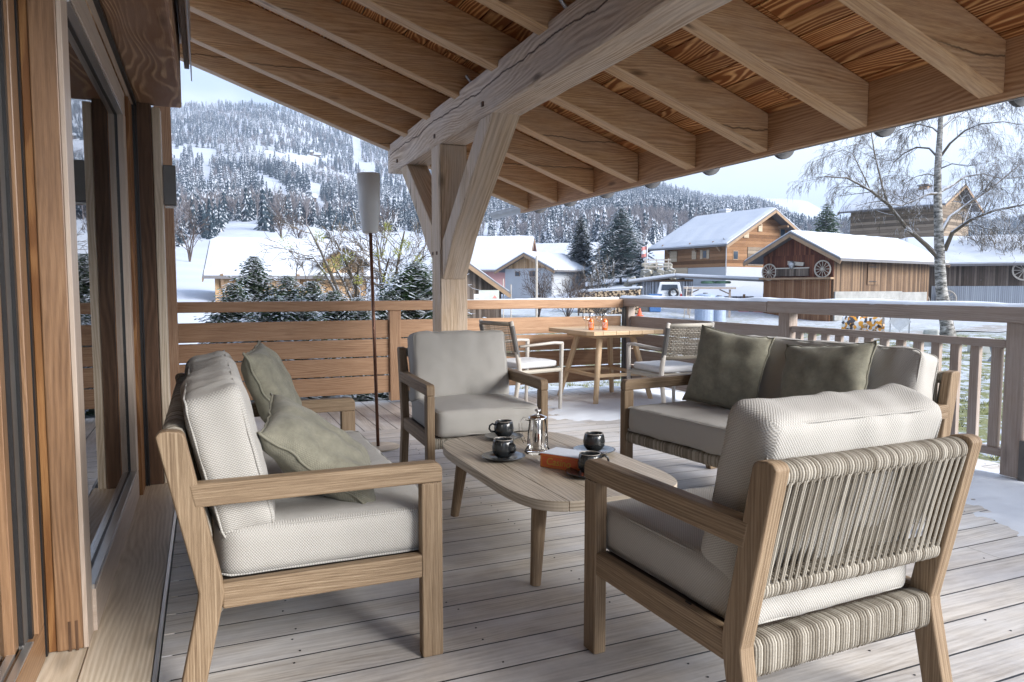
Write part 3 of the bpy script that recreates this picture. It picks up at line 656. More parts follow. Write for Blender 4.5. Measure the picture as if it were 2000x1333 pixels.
def lounge(name, label, cat, W, loc, rz_, group, hi=False, two=False, seed=1):
    """front of the seat on local y=0, back towards +y"""
    t = thing(name, label, cat, loc, rz_, group); hw = W/2
    for s in (-1, 1):
        xc = s*(hw-TH/2)
        MB().box((xc, .036, .2885), (TH, .07, .577), g=2).build('leg', M['teak'], t, bevel=.007, seg=3)
        rr = .028; arc = [(.001+rr-rr*cos(a), .642-rr+rr*sin(a)) for a in np.linspace(0, pi/2, 6)]
        MB().prism(arc + [(.748, .645), (.734, .577), (.001, .577)], xc-TH/2-.0015, xc+TH/2+.0015, axes=(1, 2, 0), gu=1).build('armrest', M['teak'], t, bevel=.006, seg=3)
        top = [(.752, .780), (.757, .792), (.768, .799), (.800, .803), (.818, .800), (.829, .788)]
        MB().prism([(.728, 0), (.664, .30), (.661, .325), (.665, .35)] + top + [(.734, .345), (.730, .325), (.733, .30), (.797, 0)], xc-TH/2, xc+TH/2, axes=(1, 2, 0), gu=2).build('back_leg', M['teak'], t, bevel=.007, seg=3, angle=25)
        MB().box((xc, .368, .306), (TH*.8, .60, .076), g=1).build('side_rail', M['teak'], t, bevel=.006, seg=3)
    Wi = W-2*TH; n = int(Wi/(.0092 if hi else .011))
    mb = MB(); roll(mb, Wi, .697, .285, .034, .048, n, 5, 20 if hi else 12); mb.build('rope_apron', M['rope'], t, smooth=True)
    mb = MB(); roll(mb, Wi, .034, .292, .020, .030, n, 5, 12); mb.build('rope_apron', M['rope'], t, smooth=True)
    mb = MB(); lean = math.atan2(.09, .455)
    roll(mb, Wi, .786, .766, .031, .028, n, 2.4, 18 if hi else 10, -lean); roll(mb, Wi, .722, .470, .030, .026, n, 2.4, 18 if hi else 10, -lean)
    nc = int(Wi/.0235)
    for k in range(nc):
        x0 = -Wi/2+(k+.5)*Wi/nc
        for off, dy, sk in ((-.0033, .030, .0), (.0033, .030, .0), (.009, -.028, .02), (.003, -.028, .02)):
            a = Vector((x0+off, .722+dy, .485)); b = Vector((x0+off-sk, .786+dy, .752)); mb.tube([a, (a+b)/2+Vector((0, -.002 if dy > 0 else .002, 0)), b], .0031, 6, cap=False)
    mb.build('rope_back', M['rope'], t, smooth=True)
    MB().box((0, .36, .322), (Wi, .62, .012)).build('seat_base', M['ropedark'], t)
    cw = Wi-.006
    o = weld(softbox(cw, .70, .158, int(34*W/.75), 30, 10, puff=.012, seed=seed, amp=.006).build('seat_cushion', M['cream'], t, smooth=True)); o.location = (0, .335, .410)
    def cr(p, dv):    # pleats on the top edge
        return Vector((0, 0, 0))
    mb = softbox(cw, .47, .172, int(40*W/.75), 26, 10, puff=.02, seed=seed+5, amp=.013)
    o = weld(mb.build('back_cushion', M['cream'], t, smooth=True)); o.rotation_euler = (R(90-13.5), 0, 0); o.location = (0, .634, .676)
    # piping seams
    def piping(par, W_, D_, H_):
        rr = min(W_, D_, H_)/2*RRF; k = .30*rr
        for zz_ in (H_/2-k, -H_/2+k):
            hx, hy, cr = W_/2-k, D_/2-k, rr*.8; pts = []
            for cx, cy, a0 in ((1, 1, 0), (-1, 1, 90), (-1, -1, 180), (1, -1, 270)):
                for a_ in range(0, 91, 15):
                    an = R(a0+a_); pts.append((cx*(hx-cr)+cr*cos(an)*.97, cy*(hy-cr)+cr*sin(an)*.97, zz_*(1-.05*abs(math.sin(R(2*a_))))))
                n_ = 6
            full_ = []
            pts.append(pts[0])
            for p_, q_ in zip(pts, pts[1:]):
                m_ = max(1, int(math.dist(p_, q_)/.05))
                for i_ in range(m_):
                    r_ = [p_[j_]+(q_[j_]-p_[j_])*i_/m_ for j_ in range(3)]; r_[2] += .0025*noise.noise((r_[0]*9, r_[1]*9, seed)); full_.append(r_)
            full_.append(full_[0]); MB().tube(full_, .0036, 6, cap=False).build('piping', M['cream'], par, smooth=True)
    for ch in t.children:
        if ch.name.startswith('seat_cushion'): piping(ch, cw, .70, .158)
        if ch.name.startswith('back_cushion'): piping(ch, cw, .47, .172)
    return t
soL = lounge('sofa', 'rope-back teak sofa against the glass doors with two olive cushions', 'sofa', 1.52, (.69, 2.965, 0), R(90), 'cream cushioned sofas', seed=3)
soL.rotation_euler.z = R(90)                 # local +y must point to -x
acF = lounge('armchair', 'cream armchair facing the viewer in front of the timber post', 'armchair', .758, (1.535, 3.975, 0), R(-2.2), 'cream cushioned armchairs', seed=9)
acN = lounge('armchair', 'cream armchair seen from behind with its rope back nearest the viewer', 'armchair', .75, (1.135+.375, 2.078+.017, 0), R(182.6), 'cream cushioned armchairs', hi=True, seed=17)
soR = lounge('sofa', 'cream sofa by the side railing with two olive cushions, far from the doors', 'sofa', 1.56, (2.42, 3.03, 0), R(-90+7.0), 'cream cushioned sofas', seed=23)
# small black maker's tag on the near chair
MB().box((-.372+.375*0-.0, 0, 0), (.004, .022, .026)).build('cushion_tag', M['black'], acN).location = (.345+.372, .50, .335)

# ------------------------------------------------------------------ scatter cushions
def pillow(label, loc, rot, size=(.48, .48), th=.15, seed=1, bend=0.):
    t = MB(); n = 26; a, b = size[0]/2, size[1]/2
    def fn(side):
        def f(u, v):
            x, y = 2*u-1, 2*v-1
            pin = 1-.09*(1-abs(y)**2)*abs(x)**6; piny = 1-.09*(1-abs(x)**2)*abs(y)**6
            h = max(0, (1-abs(x)**2.6)*(1-abs(y)**2.6))**.55
            w_ = noise.noise((x*2.2+seed, y*2.2, side))*.016 + .010*sin((x*7+y*4)+seed)*max(abs(x), abs(y))**3*(1-max(abs(x), abs(y)))*4
            rim = 1 + .05*noise.noise((x*6, y*6, seed))*(max(abs(x), abs(y))**8)
            p = Vector((x*a*pin*rim, y*b*piny*rim, side*(h*th/2 + w_*h)))
            p.z += bend*(x*x+y*y)*.5 + .012*noise.noise((x*3, y*3, seed+2)); return p
        return f
    for s in (1, -1):
        base = len(t.f); t.grid(fn(s), n, n, uvs=lambda u, v: (u*size[0], v*size[1]))
        if s < 0:
            for i in range(base, len(t.f)): t.f[i] = t.f[i][::-1]; t.uv[i] = t.uv[i][::-1]
    o = weld(t.build('scatter_cushion', M['olive'], None, smooth=True), .0008); tag(o, label, 'cushion', 'olive scatter cushions')
    mb = MB(); pts = []
    for k in range(4*n+1):
        q = k/n; s_, f_ = int(q) % 4, q-int(q)
        x, y = [(2*f_-1, -1), (1, 2*f_-1), (1-2*f_, 1), (-1, 1-2*f_)][s_]
        rim = 1 + .05*noise.noise((x*6, y*6, seed)); px = x*a*(1-.09*(1-y*y)*abs(x)**6)*rim; py = y*b*(1-.09*(1-x*x)*abs(y)**6)*rim
        pts.append((px, py, bend*(x*x+y*y)*.5 + .012*noise.noise((x*3, y*3, seed+2))))
    mb.tube(pts, .0045, 6, cap=False); mb.build('piping', M['olive'], o, smooth=True)
    o.location = loc; o.rotation_euler = rot; return o
def facing(nx, ny, nz, roll_=0):
    q = Vector((nx, ny, nz)).normalized(); z = q; up = Vector((0, 0, 1)); x = up.cross(z).normalized(); y = z.cross(x)
    m = Matrix((x, y, z)).transposed() @ Matrix.Rotation(roll_, 3, 'Z'); return m.to_euler()
pillow('olive cushion standing upright at the far end of the sofa by the doors', (.275, 3.48, .735), facing(.88, -.22, .40, R(4)), (.41, .43), .16, 2)
pillow('olive cushion slumped low over the near arm of the sofa by the doors', (.35, 2.57, .625), facing(.60, -.22, .77, R(14)), (.42, .46), .18, 8, .015)
pillow('olive cushion leaning at the far end of the sofa by the side railing', (2.80, 3.40, .72), facing(-.80, -.32, .22, R(-7)), (.47, .47), .15, 14)
pillow('olive cushion in the middle of the sofa by the side railing', (2.90, 2.78, .70), facing(-.90, -.16, .34, R(6)), (.50, .46), .15, 21)

# ------------------------------------------------------------------ coffee table
TZ = .38
ct = thing('coffee_table', 'low weathered teak coffee table with rounded corners between the sofas', 'table', (1.49, 3.09, 0), R(1))
def supe(a, b, n, e): return [(a*abs(cos(t))**(2/e)*(1 if cos(t) > 0 else -1), b*abs(sin(t))**(2/e)*(1 if sin(t) > 0 else -1)) for t in np.linspace(0, 2*pi, n, endpoint=False)]
full = supe(.385, .66, 96, 4.6)
nb = 5
for k in range(nb):
    x0, x1 = -.385+k*.77/nb+.0012, -.385+(k+1)*.77/nb-.0012
    pts = [p for p in full if x0 <= p[0] <= x1]
    def yat(x): return .66*(1-abs(x/.385)**4.6)**(1/4.6) if abs(x) < .385 else 0
    up = sorted([p for p in pts if p[1] > 0]); lo = sorted([p for p in pts if p[1] <= 0], reverse=True)
    poly = []
    if k == 0: poly = [p for p in up] + [(x1, yat(x1)), (x1, -yat(x1))] + [p for p in lo]
    elif k == nb-1: poly = [(x0, -yat(x0)), (x0, yat(x0))] + up + lo
    else: poly = [(x0, -yat(x0)), (x0, yat(x0))] + up + [(x1, yat(x1)), (x1, -yat(x1))] + lo
    q = []
    for p in poly:
        if not q or (abs(p[0]-q[-1][0])+abs(p[1]-q[-1][1])) > .002: q.append(p)
    if k == 0: topmb = MB()
    topmb.prism(q, TZ-.042, TZ, axes=(0, 1, 2), gu=1)
topmb.build('tabletop', M['teaktop'], ct, bevel=.004, seg=2, angle=60)
for sx in (-1, 1):
    for sy in (-1, 1):
        MB().tube([(sx*.30, sy*.49, 0), (sx*.262, sy*.45, TZ-.04)], [.022, .034], 16).build('leg', M['teak'], ct, smooth=False, bevel=.003)
# ------------------------------------------------------------------ things on the coffee table
TP = TZ+.0005
def cup(loc, ha, label):
    t = thing('coffee_cup', label, 'cup', loc, ha, 'dark ceramic coffee cups'); t.scale = (1.2,)*3
    MB().lathe([(0, .003), (.020, 0), (.030, .004), (.043, .022), (.0455, .040), (.042, .060), (.0385, .073), (.0375, .0735), (.0365, .072), (.041, .050), (.040, .028), (.028, .010), (0, .008)], seg=36).build('bowl', M['ceramic'], t, smooth=True)
    MB().lathe([(.0385, .0728), (.0388, .0745), (.0368, .0745), (.0365, .0725)], seg=36).build('rim', M['rim'], t, smooth=True)
    MB().tube([(.041, 0, .058), (.055, 0, .064), (.067, 0, .056), (.070, 0, .042), (.062, 0, .030), (.044, 0, .027)], .0045, 8).build('handle', M['ceramic'], t, smooth=True)
    MB().lathe([(0, .058), (.0395, .058)], seg=30).build('coffee', plain('coffee', (.03, .012, .006), .15) if 'coffee' not in M else M['coffee'], t)
def saucer(loc, label):
    o = MB().lathe([(0, 0), (.035, 0), (.05, .003), (.082, .012), (.086, .0145), (.082, .0155), (.05, .0075), (0, .006)], seg=48).build('saucer', M['ceramic'], None, smooth=True)
    o.scale = (1.24,)*3; o.location = loc; tag(o, label, 'saucer', 'dark ceramic saucers')
sp = [((983, 897), R(-70), 'beside the glass coffee press, nearest the doors', (0, 0)), ((984, 857), R(178), 'on the far side of the table, behind the other cups', (-.0, 0)),
      ((1160, 884), R(80), 'behind the red box towards the side railing', (0, 0)), ((1140, 930), R(-15), 'in front of the red box, half hidden by the armchair arm', (.03, 0))]
M['coffee'] = plain('coffee', (.03, .012, .006), .15)
for (px, py), ha, lb, off in sp:
    q = pz(px, py, TP); q.z = TP; q.x += off[0]; saucer(q, 'dark ceramic saucer ' + lb); cup(q+Vector((0, 0, .0095)), ha, 'dark round coffee cup ' + lb)
# french press
q = pz(1050, 884, TP); fp = thing('coffee_press', 'steel and glass coffee press on the coffee table', 'coffee press', (q.x, q.y, TP), R(150)); fp.scale = (1.06,)*3
MB().lathe([(0, .002), (.060, 0), (.064, .004), (.060, .012), (.050, .03), (.047, .09), (.040, .15), (.040, .165)], seg=40).build('glass_jug', M['tumbler'], fp, smooth=True)
MB().lathe([(0, .014), (.024, .014), (.024, .165), (0, .165)], seg=36).build('steel_filter', M['steel'], fp, smooth=True, bevel=.002)
MB().lathe([(0, .182), (.014, .181), (.042, .172), (.046, .168), (.046, .160), (0, .160)], seg=40).build('lid', M['steel'], fp, smooth=True)
MB().lathe([(0, .205), (.014, .205), (.016, .200), (.014, .196), (.005, .195), (.005, .18)], seg=20).build('knob', M['steel'], fp, smooth=True)
MB().tube([(.038, 0, .155), (.065, 0, .16), (.082, 0, .135), (.080, 0, .085), (.060, 0, .045)], .008, 10).build('handle', M['tumbler'], fp, smooth=True)
# red and white card box
def text(body, size, mat, parent, loc, rot, ext=.0004, shear=0, name='lettering'):
    c = bpy.data.curves.new(name, 'FONT'); c.body = body; c.size = size; c.extrude = ext; c.shear = shear; c.align_x = 'CENTER'; c.align_y = 'CENTER'
    o = bpy.data.objects.new(name, c); COL.objects.link(o); c.space_line = .85; bpy.context.view_layer.update(); me = bpy.data.meshes.new_from_object(o.evaluated_get(bpy.context.evaluated_depsgraph_get())); bpy.data.objects.remove(o); me.name = name
    me.materials.clear(); me.materials.append(mat); o = bpy.data.objects.new(name, me); COL.objects.link(o); o.parent = parent; o.location = loc; o.rotation_euler = rot; return o
b0, b1 = pz(1055, 912, TP), pz(1142, 926, TP); vec = (b1-b0); vec.z = 0; lx = .205; an = math.atan2(vec.y, vec.x)
bx = thing('card_box', 'red game box with white top and gold lettering on the coffee table', 'box', (b0.x, b0.y, TP), an)
MB().box((lx/2, .072, .031), (lx, .142, .062)).build('box_body', M['red'], bx, bevel=.002)
MB().box((lx/2, .072, .0645), (lx-.004, .138, .004)).build('box_top', M['whitecard'], bx, bevel=.0015)
text('Casino', .046, M['gold'], bx, (lx*.46, -.0006, .030), (pi/2, 0, 0), shear=.25)
mb = MB()
for z in (.006, .056): mb.box((lx/2, -.0004, z), (lx-.016, .0008, .0012))
for x in (.008, lx-.008): mb.box((x, -.0004, .031), (.0012, .0008, .05))
mb.build('gold_border', M['gold'], bx)

# ------------------------------------------------------------------ dining table and chairs
DZ = .76
dt = thing('dining_table', 'square light teak dining table in the snowy deck corner', 'table', (3.98, 6.84, 0), R(2))
mb = MB(); hs = .47
for k in range(6):
    w_ = 2*hs/6; xs = -hs+k*w_
    c = .05 if k in (0, 5) else 0
    p = [(xs+.001, -hs), (xs+w_-.001, -hs), (xs+w_-.001, hs), (xs+.001, hs)]
    if k == 0: p = [(xs, -hs+.06), (xs+.05, -hs), (xs+w_-.001, -hs), (xs+w_-.001, hs), (xs+.05, hs), (xs, hs-.06)]
    if k == 5: p = [(xs+.001, -hs), (xs+w_-.05, -hs), (xs+w_, -hs+.06), (xs+w_, hs-.06), (xs+w_-.05, hs), (xs+.001, hs)]
    mb.prism(p, DZ-.042, DZ, axes=(0, 1, 2), gu=1)
mb.build('tabletop', M['teaklight'], dt, bevel=.004, angle=60)
MB().box((0, 0, DZ-.062), (.6, .6, .04)).build('apron', M['teaklight'], dt, bevel=.004)
for sx in (-1, 1):
    for sy in (-1, 1):
        MB().tube([(sx*.345, sy*.385, 0), (sx*.20, sy*.22, DZ-.05)], [.026, .033], 12).build('leg', M['teaklight'], dt, bevel=.003)
f_ = .29; kx, ky = .345-(.145*f_/.71), .385-(.165*f_/.71)
for a, b in (((-1, -1), (1, -1)), ((1, -1), (1, 1)), ((1, 1), (-1, 1)), ((-1, 1), (-1, -1))):
    strut(MB(), (a[0]*kx, a[1]*ky, f_), (b[0]*kx, b[1]*ky, f_), .032, .05, Vector((0, 0, 1))).build('stretcher', M['teaklight'], dt, bevel=.004)
def dining_chair(label, loc, rz_):
    t = thing('dining_chair', label, 'chair', loc, rz_, 'woven back dining chairs'); W = .56; s2 = W/2-.02
    for s in (-1, 1):
        MB().tube([(s*s2, .02, 0), (s*s2, .0, .655)], [.017, .021], 10).build('leg', M['greyteak'], t)
        MB().tube([(s*(s2-.02), .60, 0), (s*(s2-.02), .525, .40), (s*(s2-.02), .53, .47), (s*(s2-.02), .625, .885)], [.018, .024, .024, .018], 10).build('back_leg', M['greyteak'], t, smooth=True)
        MB().tube([(s*s2, -.01, .655), (s*s2, .1, .663), (s*(s2-.01), .53, .645)], [.019, .019, .016], 10, flat=.8).build('armrest', M['greyteak'], t, smooth=True)
        MB().tube([(s*s2, .0, .395), (s*(s2-.02), .53, .395)], .02, 8).build('side_rail', M['rope'], t)
        MB().tube([(s*(s2-.02), .545, .545), (s*(s2-.02), .618, .845)], .0235, 10).build('leather_wrap', M['darkmetal'], t)
    mb = MB(); Wi = 2*(s2-.03)
    for cy, cz in ((.622, .862), (.552, .565)): mb.tube([(-Wi/2, cy, cz), (0, cy+.02, cz), (Wi/2, cy, cz)], .019, 10)
    mb.build('back_rail', M['rope'], t, smooth=True)
    mb = MB(); n = 24
    for k in range(n):
        x = -Wi/2+(k+.5)*Wi/n; bow = .02*(1-(2*x/Wi)**2)
        mb.tube([(x, .556+bow, .57), (x, .618+bow, .855)], .0042, 4, cap=False)
    for k in range(17):
        u = (k+.5)/17; yy, zz = .556+.062*u, .575+.275*u; ph = k % 2
        mb.tube([(-Wi/2+i*Wi/n, yy+.02*(1-(2*i/n-1)**2)+(.005 if (i+ph) % 2 else -.005), zz) for i in range(n+1)], .0042, 4, cap=False)
    mb.build('woven_back', M['rope'], t)
    MB().box((0, .02, .395), (Wi, .035, .05)).build('seat_rail', M['rope'], t, bevel=.008); MB().box((0, .53, .395), (Wi, .035, .05)).build('seat_rail', M['rope'], t, bevel=.008)
    o = weld(softbox(Wi-.0, .50, .062, 14, 14, 4, puff=.008, seed=4, amp=.004).build('seat_pad', M['whitepad'], t, smooth=True)); o.location = (0, .265, .455)
fA = Vector((.96, .28, 0))
dining_chair('grey dining chair left of the small table, seen from its side', (3.16, 6.64, 0), math.atan2(-fA.y, -fA.x)-pi/2)
dining_chair('grey dining chair with its woven back towards the viewer behind the sofa', (4.03, 6.02, 0), R(180))
# bottles and glasses
for (px, py), wd, lb in (((1154.5, 636), 'BAM\nLUI\nCIS', 'small orange bottle on the dining table between the two wine glasses'), ((1181.5, 636), 'BAM\nPUR\nTES', 'small orange bottle on the dining table right of both wine glasses')):
    q = pd(px, py, 7.62); t = thing('drink_bottle', lb, 'bottle', (q.x, q.y, DZ), 0, 'small orange bottles')
    MB().lathe([(0, 0), (.026, 0), (.028, .004), (.028, .085), (.024, .10), (.013, .118), (0, .118)], seg=24).build('bottle_body', M['orangejuice'], t, smooth=True)
    MB().lathe([(.0125, .118), (.0115, .16), (.0135, .162), (.0135, .168), (0, .168)], seg=16).build('neck', M['thinglass'], t, smooth=True)
    MB().lathe([(.0138, .160), (.0142, .174), (0, .175)], seg=16).build('cap', M['steel'], t, smooth=True)
    az = math.atan2(q.x, q.y); text(wd, .025, M['white'], t, (-sin(az)*.0292, -cos(az)*.0292, .052), (pi/2, 0, -az))
for px, py, lb in ((1144.5, 636, 'stemmed wine glass standing left of both orange bottles'), (1170, 636, 'stemmed wine glass standing between the two orange bottles')):
    q = pd(px, py, 7.66); t = thing('wine_glass', lb, 'glass', (q.x, q.y, DZ), 0, 'stemmed wine glasses')
    MB().lathe([(.035, 0), (.034, .002), (.004, .006), (.0035, .085), (.012, .095), (.030, .110), (.038, .13), (.038, .155), (.0345, .205)], seg=24).build('bowl_and_stem', M['tumbler'], t, smooth=True)
# ------------------------------------------------------------------ floor lamp
fl = thing('floor_lamp', 'tall floor lamp with grey tapered shade and thin brown pole', 'lamp', (1.17, 5.36, 0))
MB().lathe([(0, .002), (.16, .002), (.16, .010), (0, .012)], seg=40).build('base_plate', M['sill'], fl, bevel=.001)
mb = MB(); mb.tube([(0, 0, .01), (-.035, 0, 1.60)], .0125, 10); mb.build('pole', M['rust'], fl, smooth=True)
o = MB().lathe([(0, 0), (.052, 0), (.060, .02), (.078, .2), (.084, .43), (.080, .43), (.074, .2), (.056, .02), (0, .012)], (0, 0, 0), 40).build('lamp_shade', M['lampshade'], fl, smooth=True)
o.location = (-.036, 0, 1.60); o.rotation_euler = (0, R(-1.3), 0)
def scatter(name, tpls, pts, mats):
    """pts: (x,y,z,h,wid,rot)"""
    VV = []; FF = []; off = 0; byt = {}
    for i, p in enumerate(pts): byt.setdefault(i % len(tpls), []).append(p)
    for t, ps in byt.items():
        Vt, Ft = tpls[t]; P = np.array(ps); c, s = np.cos(P[:, 5]), np.sin(P[:, 5])
        X = Vt[None, :, 0]*P[:, 4, None]; Y = Vt[None, :, 1]*P[:, 4, None]; Z = Vt[None, :, 2]*P[:, 3, None]
        W_ = np.stack([X*c[:, None]-Y*s[:, None]+P[:, 0, None], X*s[:, None]+Y*c[:, None]+P[:, 1, None], Z+P[:, 2, None]], -1)
        n, m_ = W_.shape[:2]; VV.append(W_.reshape(-1, 3)); FF.append((Ft[None]+(np.arange(n)*m_)[:, None, None]+off).reshape(-1, 3)); off += n*m_
    return rawmesh(name, np.concatenate(VV), np.concatenate(FF), mats)
scatter0 = scatter
# ================================================================== terrain
def px2az(x): return YAW + math.atan2(x-1000, F)
TD = [0, 6, 14, 28, 45, 70, 110, 180, 300, 500, 800, 1200, 1500, 1900]
TT = {   # picture column -> height of the land surface at each distance, given as the picture row it shows at
 -500: [540, 520, 500, 480, 450, 420, 390, 350, 320],
 350: [575, 545, 515, 482, 447, 405, 330, 248, 215],
 520: [588, 560, 528, 480, 434, 405, 330, 246, 216],
 700: [603, 580, 545, 500, 458, 430, 370, 300, 262],
 880: [612, 590, 556, 520, 480, 445, 400, 350, 322],
 1000: [620, 590, 562, 520, 480, 445, 410, 385, 376],
 1250: [628, 560, 535, 505, 470, 440, 405, 374, 372],
 1450: [645, 560, 540, 525, 500, 460, 425, 402, 402],
 1600: [650, 590, 560, 540, 500, 470, 455, 450, 450],
 2000: [660, 615, 590, 560, 530, 500, 480, 440, 440],
 2600: [660, 615, 590, 560, 530, 500, 480, 440, 440]}
tcols = sorted(TT); taz = [px2az(c) for c in tcols]
def colz(c):
    a = px2az(c); k = cos(a-YAW); nearr = -1.25 if c < 900 else -.75
    z = [-1.0 if c < 900 else -.55, -1.0 if c < 900 else -.6, -1.15 if c < 900 else -.7, nearr]
    z += [CH + (562.5-y)/F*TD[4+i]*k for i, y in enumerate(TT[c])]
    z.append(z[-1]-60); return z
TZ_ = np.array([colz(c) for c in tcols])
def hgt(x, y):
    d = math.hypot(x, y); a = math.atan2(x, y)
    if a < taz[0]: a2 = taz[0]
    elif a > taz[-1]: a2 = taz[-1]
    else: a2 = a
    i = max(0, min(len(taz)-2, int(np.searchsorted(taz, a2))-1)); fa = (a2-taz[i])/(taz[i+1]-taz[i]); fa = fa*fa*(3-2*fa)
    j = max(0, min(len(TD)-2, int(np.searchsorted(TD, d))-1)); fd = min(1, (d-TD[j])/(TD[j+1]-TD[j]))
    z = (TZ_[i, j]*(1-fd)+TZ_[i, j+1]*fd)*(1-fa) + (TZ_[i+1, j]*(1-fd)+TZ_[i+1, j+1]*fd)*fa
    # behind the viewer the land stays low
    beh = max(0, min(1, (abs(a-.4)-1.35)/.5))
    if beh > 0: z = z*(1-beh) + beh*(-.6+min(d, 1500)*.03)
    am = min(1, d/400)
    return z + am*6*noise.noise((x/160, y/160, 0)) + .15*noise.noise((x/6, y/6, 3))*min(1, d/30)
rd = [0, 2, 4, 6]; 
while rd[-1] < 1900: rd.append(rd[-1]*1.045+.3)
na = 420; V = []; 
for r_ in rd:
    for k in range(na):
        a = -pi + 2*pi*k/na; x, y = r_*sin(a), r_*cos(a)
        z = hgt(x, y)
        if -2.2 < x < 5.2 and -3.5 < y < 7.9: z = min(z, -.75)
        V.append((x, y, z))
V = np.array(V); j = np.arange(len(rd)-1)[:, None]; k = np.arange(na)[None, :]; k2 = (k+1) % na
Fq = np.stack([j*na+k, j*na+k2, (j+1)*na+k2, (j+1)*na+k], -1).reshape(-1, 4)[:, ::-1]
M['ground'] = None
def groundmat():
    m, nt, p, o = newmat('snowy_ground'); t = N(nt, 'ShaderNodeTexCoord').outputs['Object']; s = N(nt, 'ShaderNodeSeparateXYZ'); L(nt, t, s.inputs[0])
    n2 = noise_(nt, t, .8, 6, .7); n3 = noise_(nt, t, 3.2, 7, .75); n4 = noise_(nt, t, .9, 3, .5)
    grass = ramp(nt, noise_(nt, t, 22, 4, .8), [(.3, (.07, .085, .03)), (.5, (.17, .18, .08)), (.7, (.30, .27, .16))])
    ln = N(nt, 'ShaderNodeVectorMath', operation='LENGTH'); L(nt, t, ln.inputs[0])
    # patches of grass close to the house on the right, closed snow farther away
    right = ramp(nt, math_(nt, 'ADD', math_(nt, 'MULTIPLY', s.outputs[0], .05), math_(nt, 'MULTIPLY', s.outputs[1], -.012)), [(.08, (0, 0, 0)), (.25, (1, 1, 1))])
    near = ramp(nt, math_(nt, 'DIVIDE', ln.outputs['Value'], 60.), [(.55, (1, 1, 1)), (.95, (0, 0, 0))])
    f = math_(nt, 'ADD', math_(nt, 'MULTIPLY', n2, .45), math_(nt, 'MULTIPLY', n3, .55))
    f = ramp(nt, f, [(.465, (0, 0, 0)), (.515, (1, 1, 1))])
    f = math_(nt, 'MULTIPLY', math_(nt, 'MULTIPLY', f, right), near)
    sn = ramp(nt, noise_(nt, t, .05, 4, .6), [(.3, (.40, .435, .51)), (.7, (.48, .51, .57))])
    L(nt, mix(nt, f, sn, grass), p.inputs['Base Color']); p.inputs['Roughness'].default_value = .85; p.inputs['Specular IOR Level'].default_value = .15
    bump(nt, p, math_(nt, 'ADD', n3, math_(nt, 'MULTIPLY', f, -.5)), .3, .04); return m
st(rawmesh('ground', V, Fq, groundmat(), smooth=True))

tv = []; tf_ = []; rgt = random.Random(3)
for k in range(11):
    a = rgt.uniform(0, 6.3); r0_ = rgt.uniform(0, .5); l = rgt.uniform(.5, 1); b = len(tv); px_, py_ = r0_*cos(a), r0_*sin(a); tv += [(px_-.06*sin(a), py_+.06*cos(a), 0), (px_+.06*sin(a), py_-.06*cos(a), 0), (px_+.5*l*cos(a), py_+.5*l*sin(a), l)]; tf_.append((b, b+1, b+2))
tuft = (np.array(tv), np.array(tf_)); gp = []
for k in range(30000):
    x = random.uniform(5.2, 30); y = random.uniform(-2, 30); dd = math.hypot(x, y)
    if random.random() > min(1, (9/dd)**1.1)+.1: continue
    if noise.noise((x*.45, y*.45, 11))+.6*noise.noise((x*1.9, y*1.9, 5)) < -.05: continue
    sz_ = random.uniform(.05, .13); gp.append((x, y, hgt(x, y)-.01, sz_*random.uniform(.5, 1), sz_*1.3, random.random()*6))
M['grass'] = plain('winter_grass', (.20, .21, .09), .9, 0, .5, 3)
st(scatter0('grass', [tuft], gp, M['grass']), 'stuff')
# far snow mountain to the right and blue ridge
sky1 = [(1200, 410), (1300, 402), (1380, 394), (1420, 388), (1455, 384), (1490, 381), (1530, 386), (1560, 394), (1590, 408), (1620, 428), (1680, 440), (1760, 436), (1830, 424), (1880, 408), (1930, 396), (1990, 386), (2060, 380), (2150, 390), (2300, 400), (2600, 430)]
def skyl(x): return np.interp(x, [p[0] for p in sky1], [p[1] for p in sky1])
V = []; nx_, ny_ = 260, 40
for jj in range(ny_+1):
    v = jj/ny_; dist = 2500+2300*v
    for ii in range(nx_+1):
        c = 1150+1500*ii/nx_; az = px2az(c); top = (562.5-skyl(c))/F*cos(az-YAW)*4200
        prof = (v/.74)**1.15 if v < .74 else 1-(v-.74)*2.2
        z = -20 + (top+20)*prof
        x, y = dist*sin(az), dist*cos(az)
        ridge = abs(noise.noise((x/420, y/420, 1)))*130 + abs(noise.noise((x/130, y/130, 2)))*40
        z += (55-ridge)*min(1, prof)*(.35 if v > .66 and v < .8 else 1)
        V.append((x, y, z))
V = np.array(V); jj = np.arange(ny_)[:, None]; ii = np.arange(nx_)[None, :]
Fq = np.stack([jj*(nx_+1)+ii, jj*(nx_+1)+ii+1, (jj+1)*(nx_+1)+ii+1, (jj+1)*(nx_+1)+ii], -1).reshape(-1, 4)
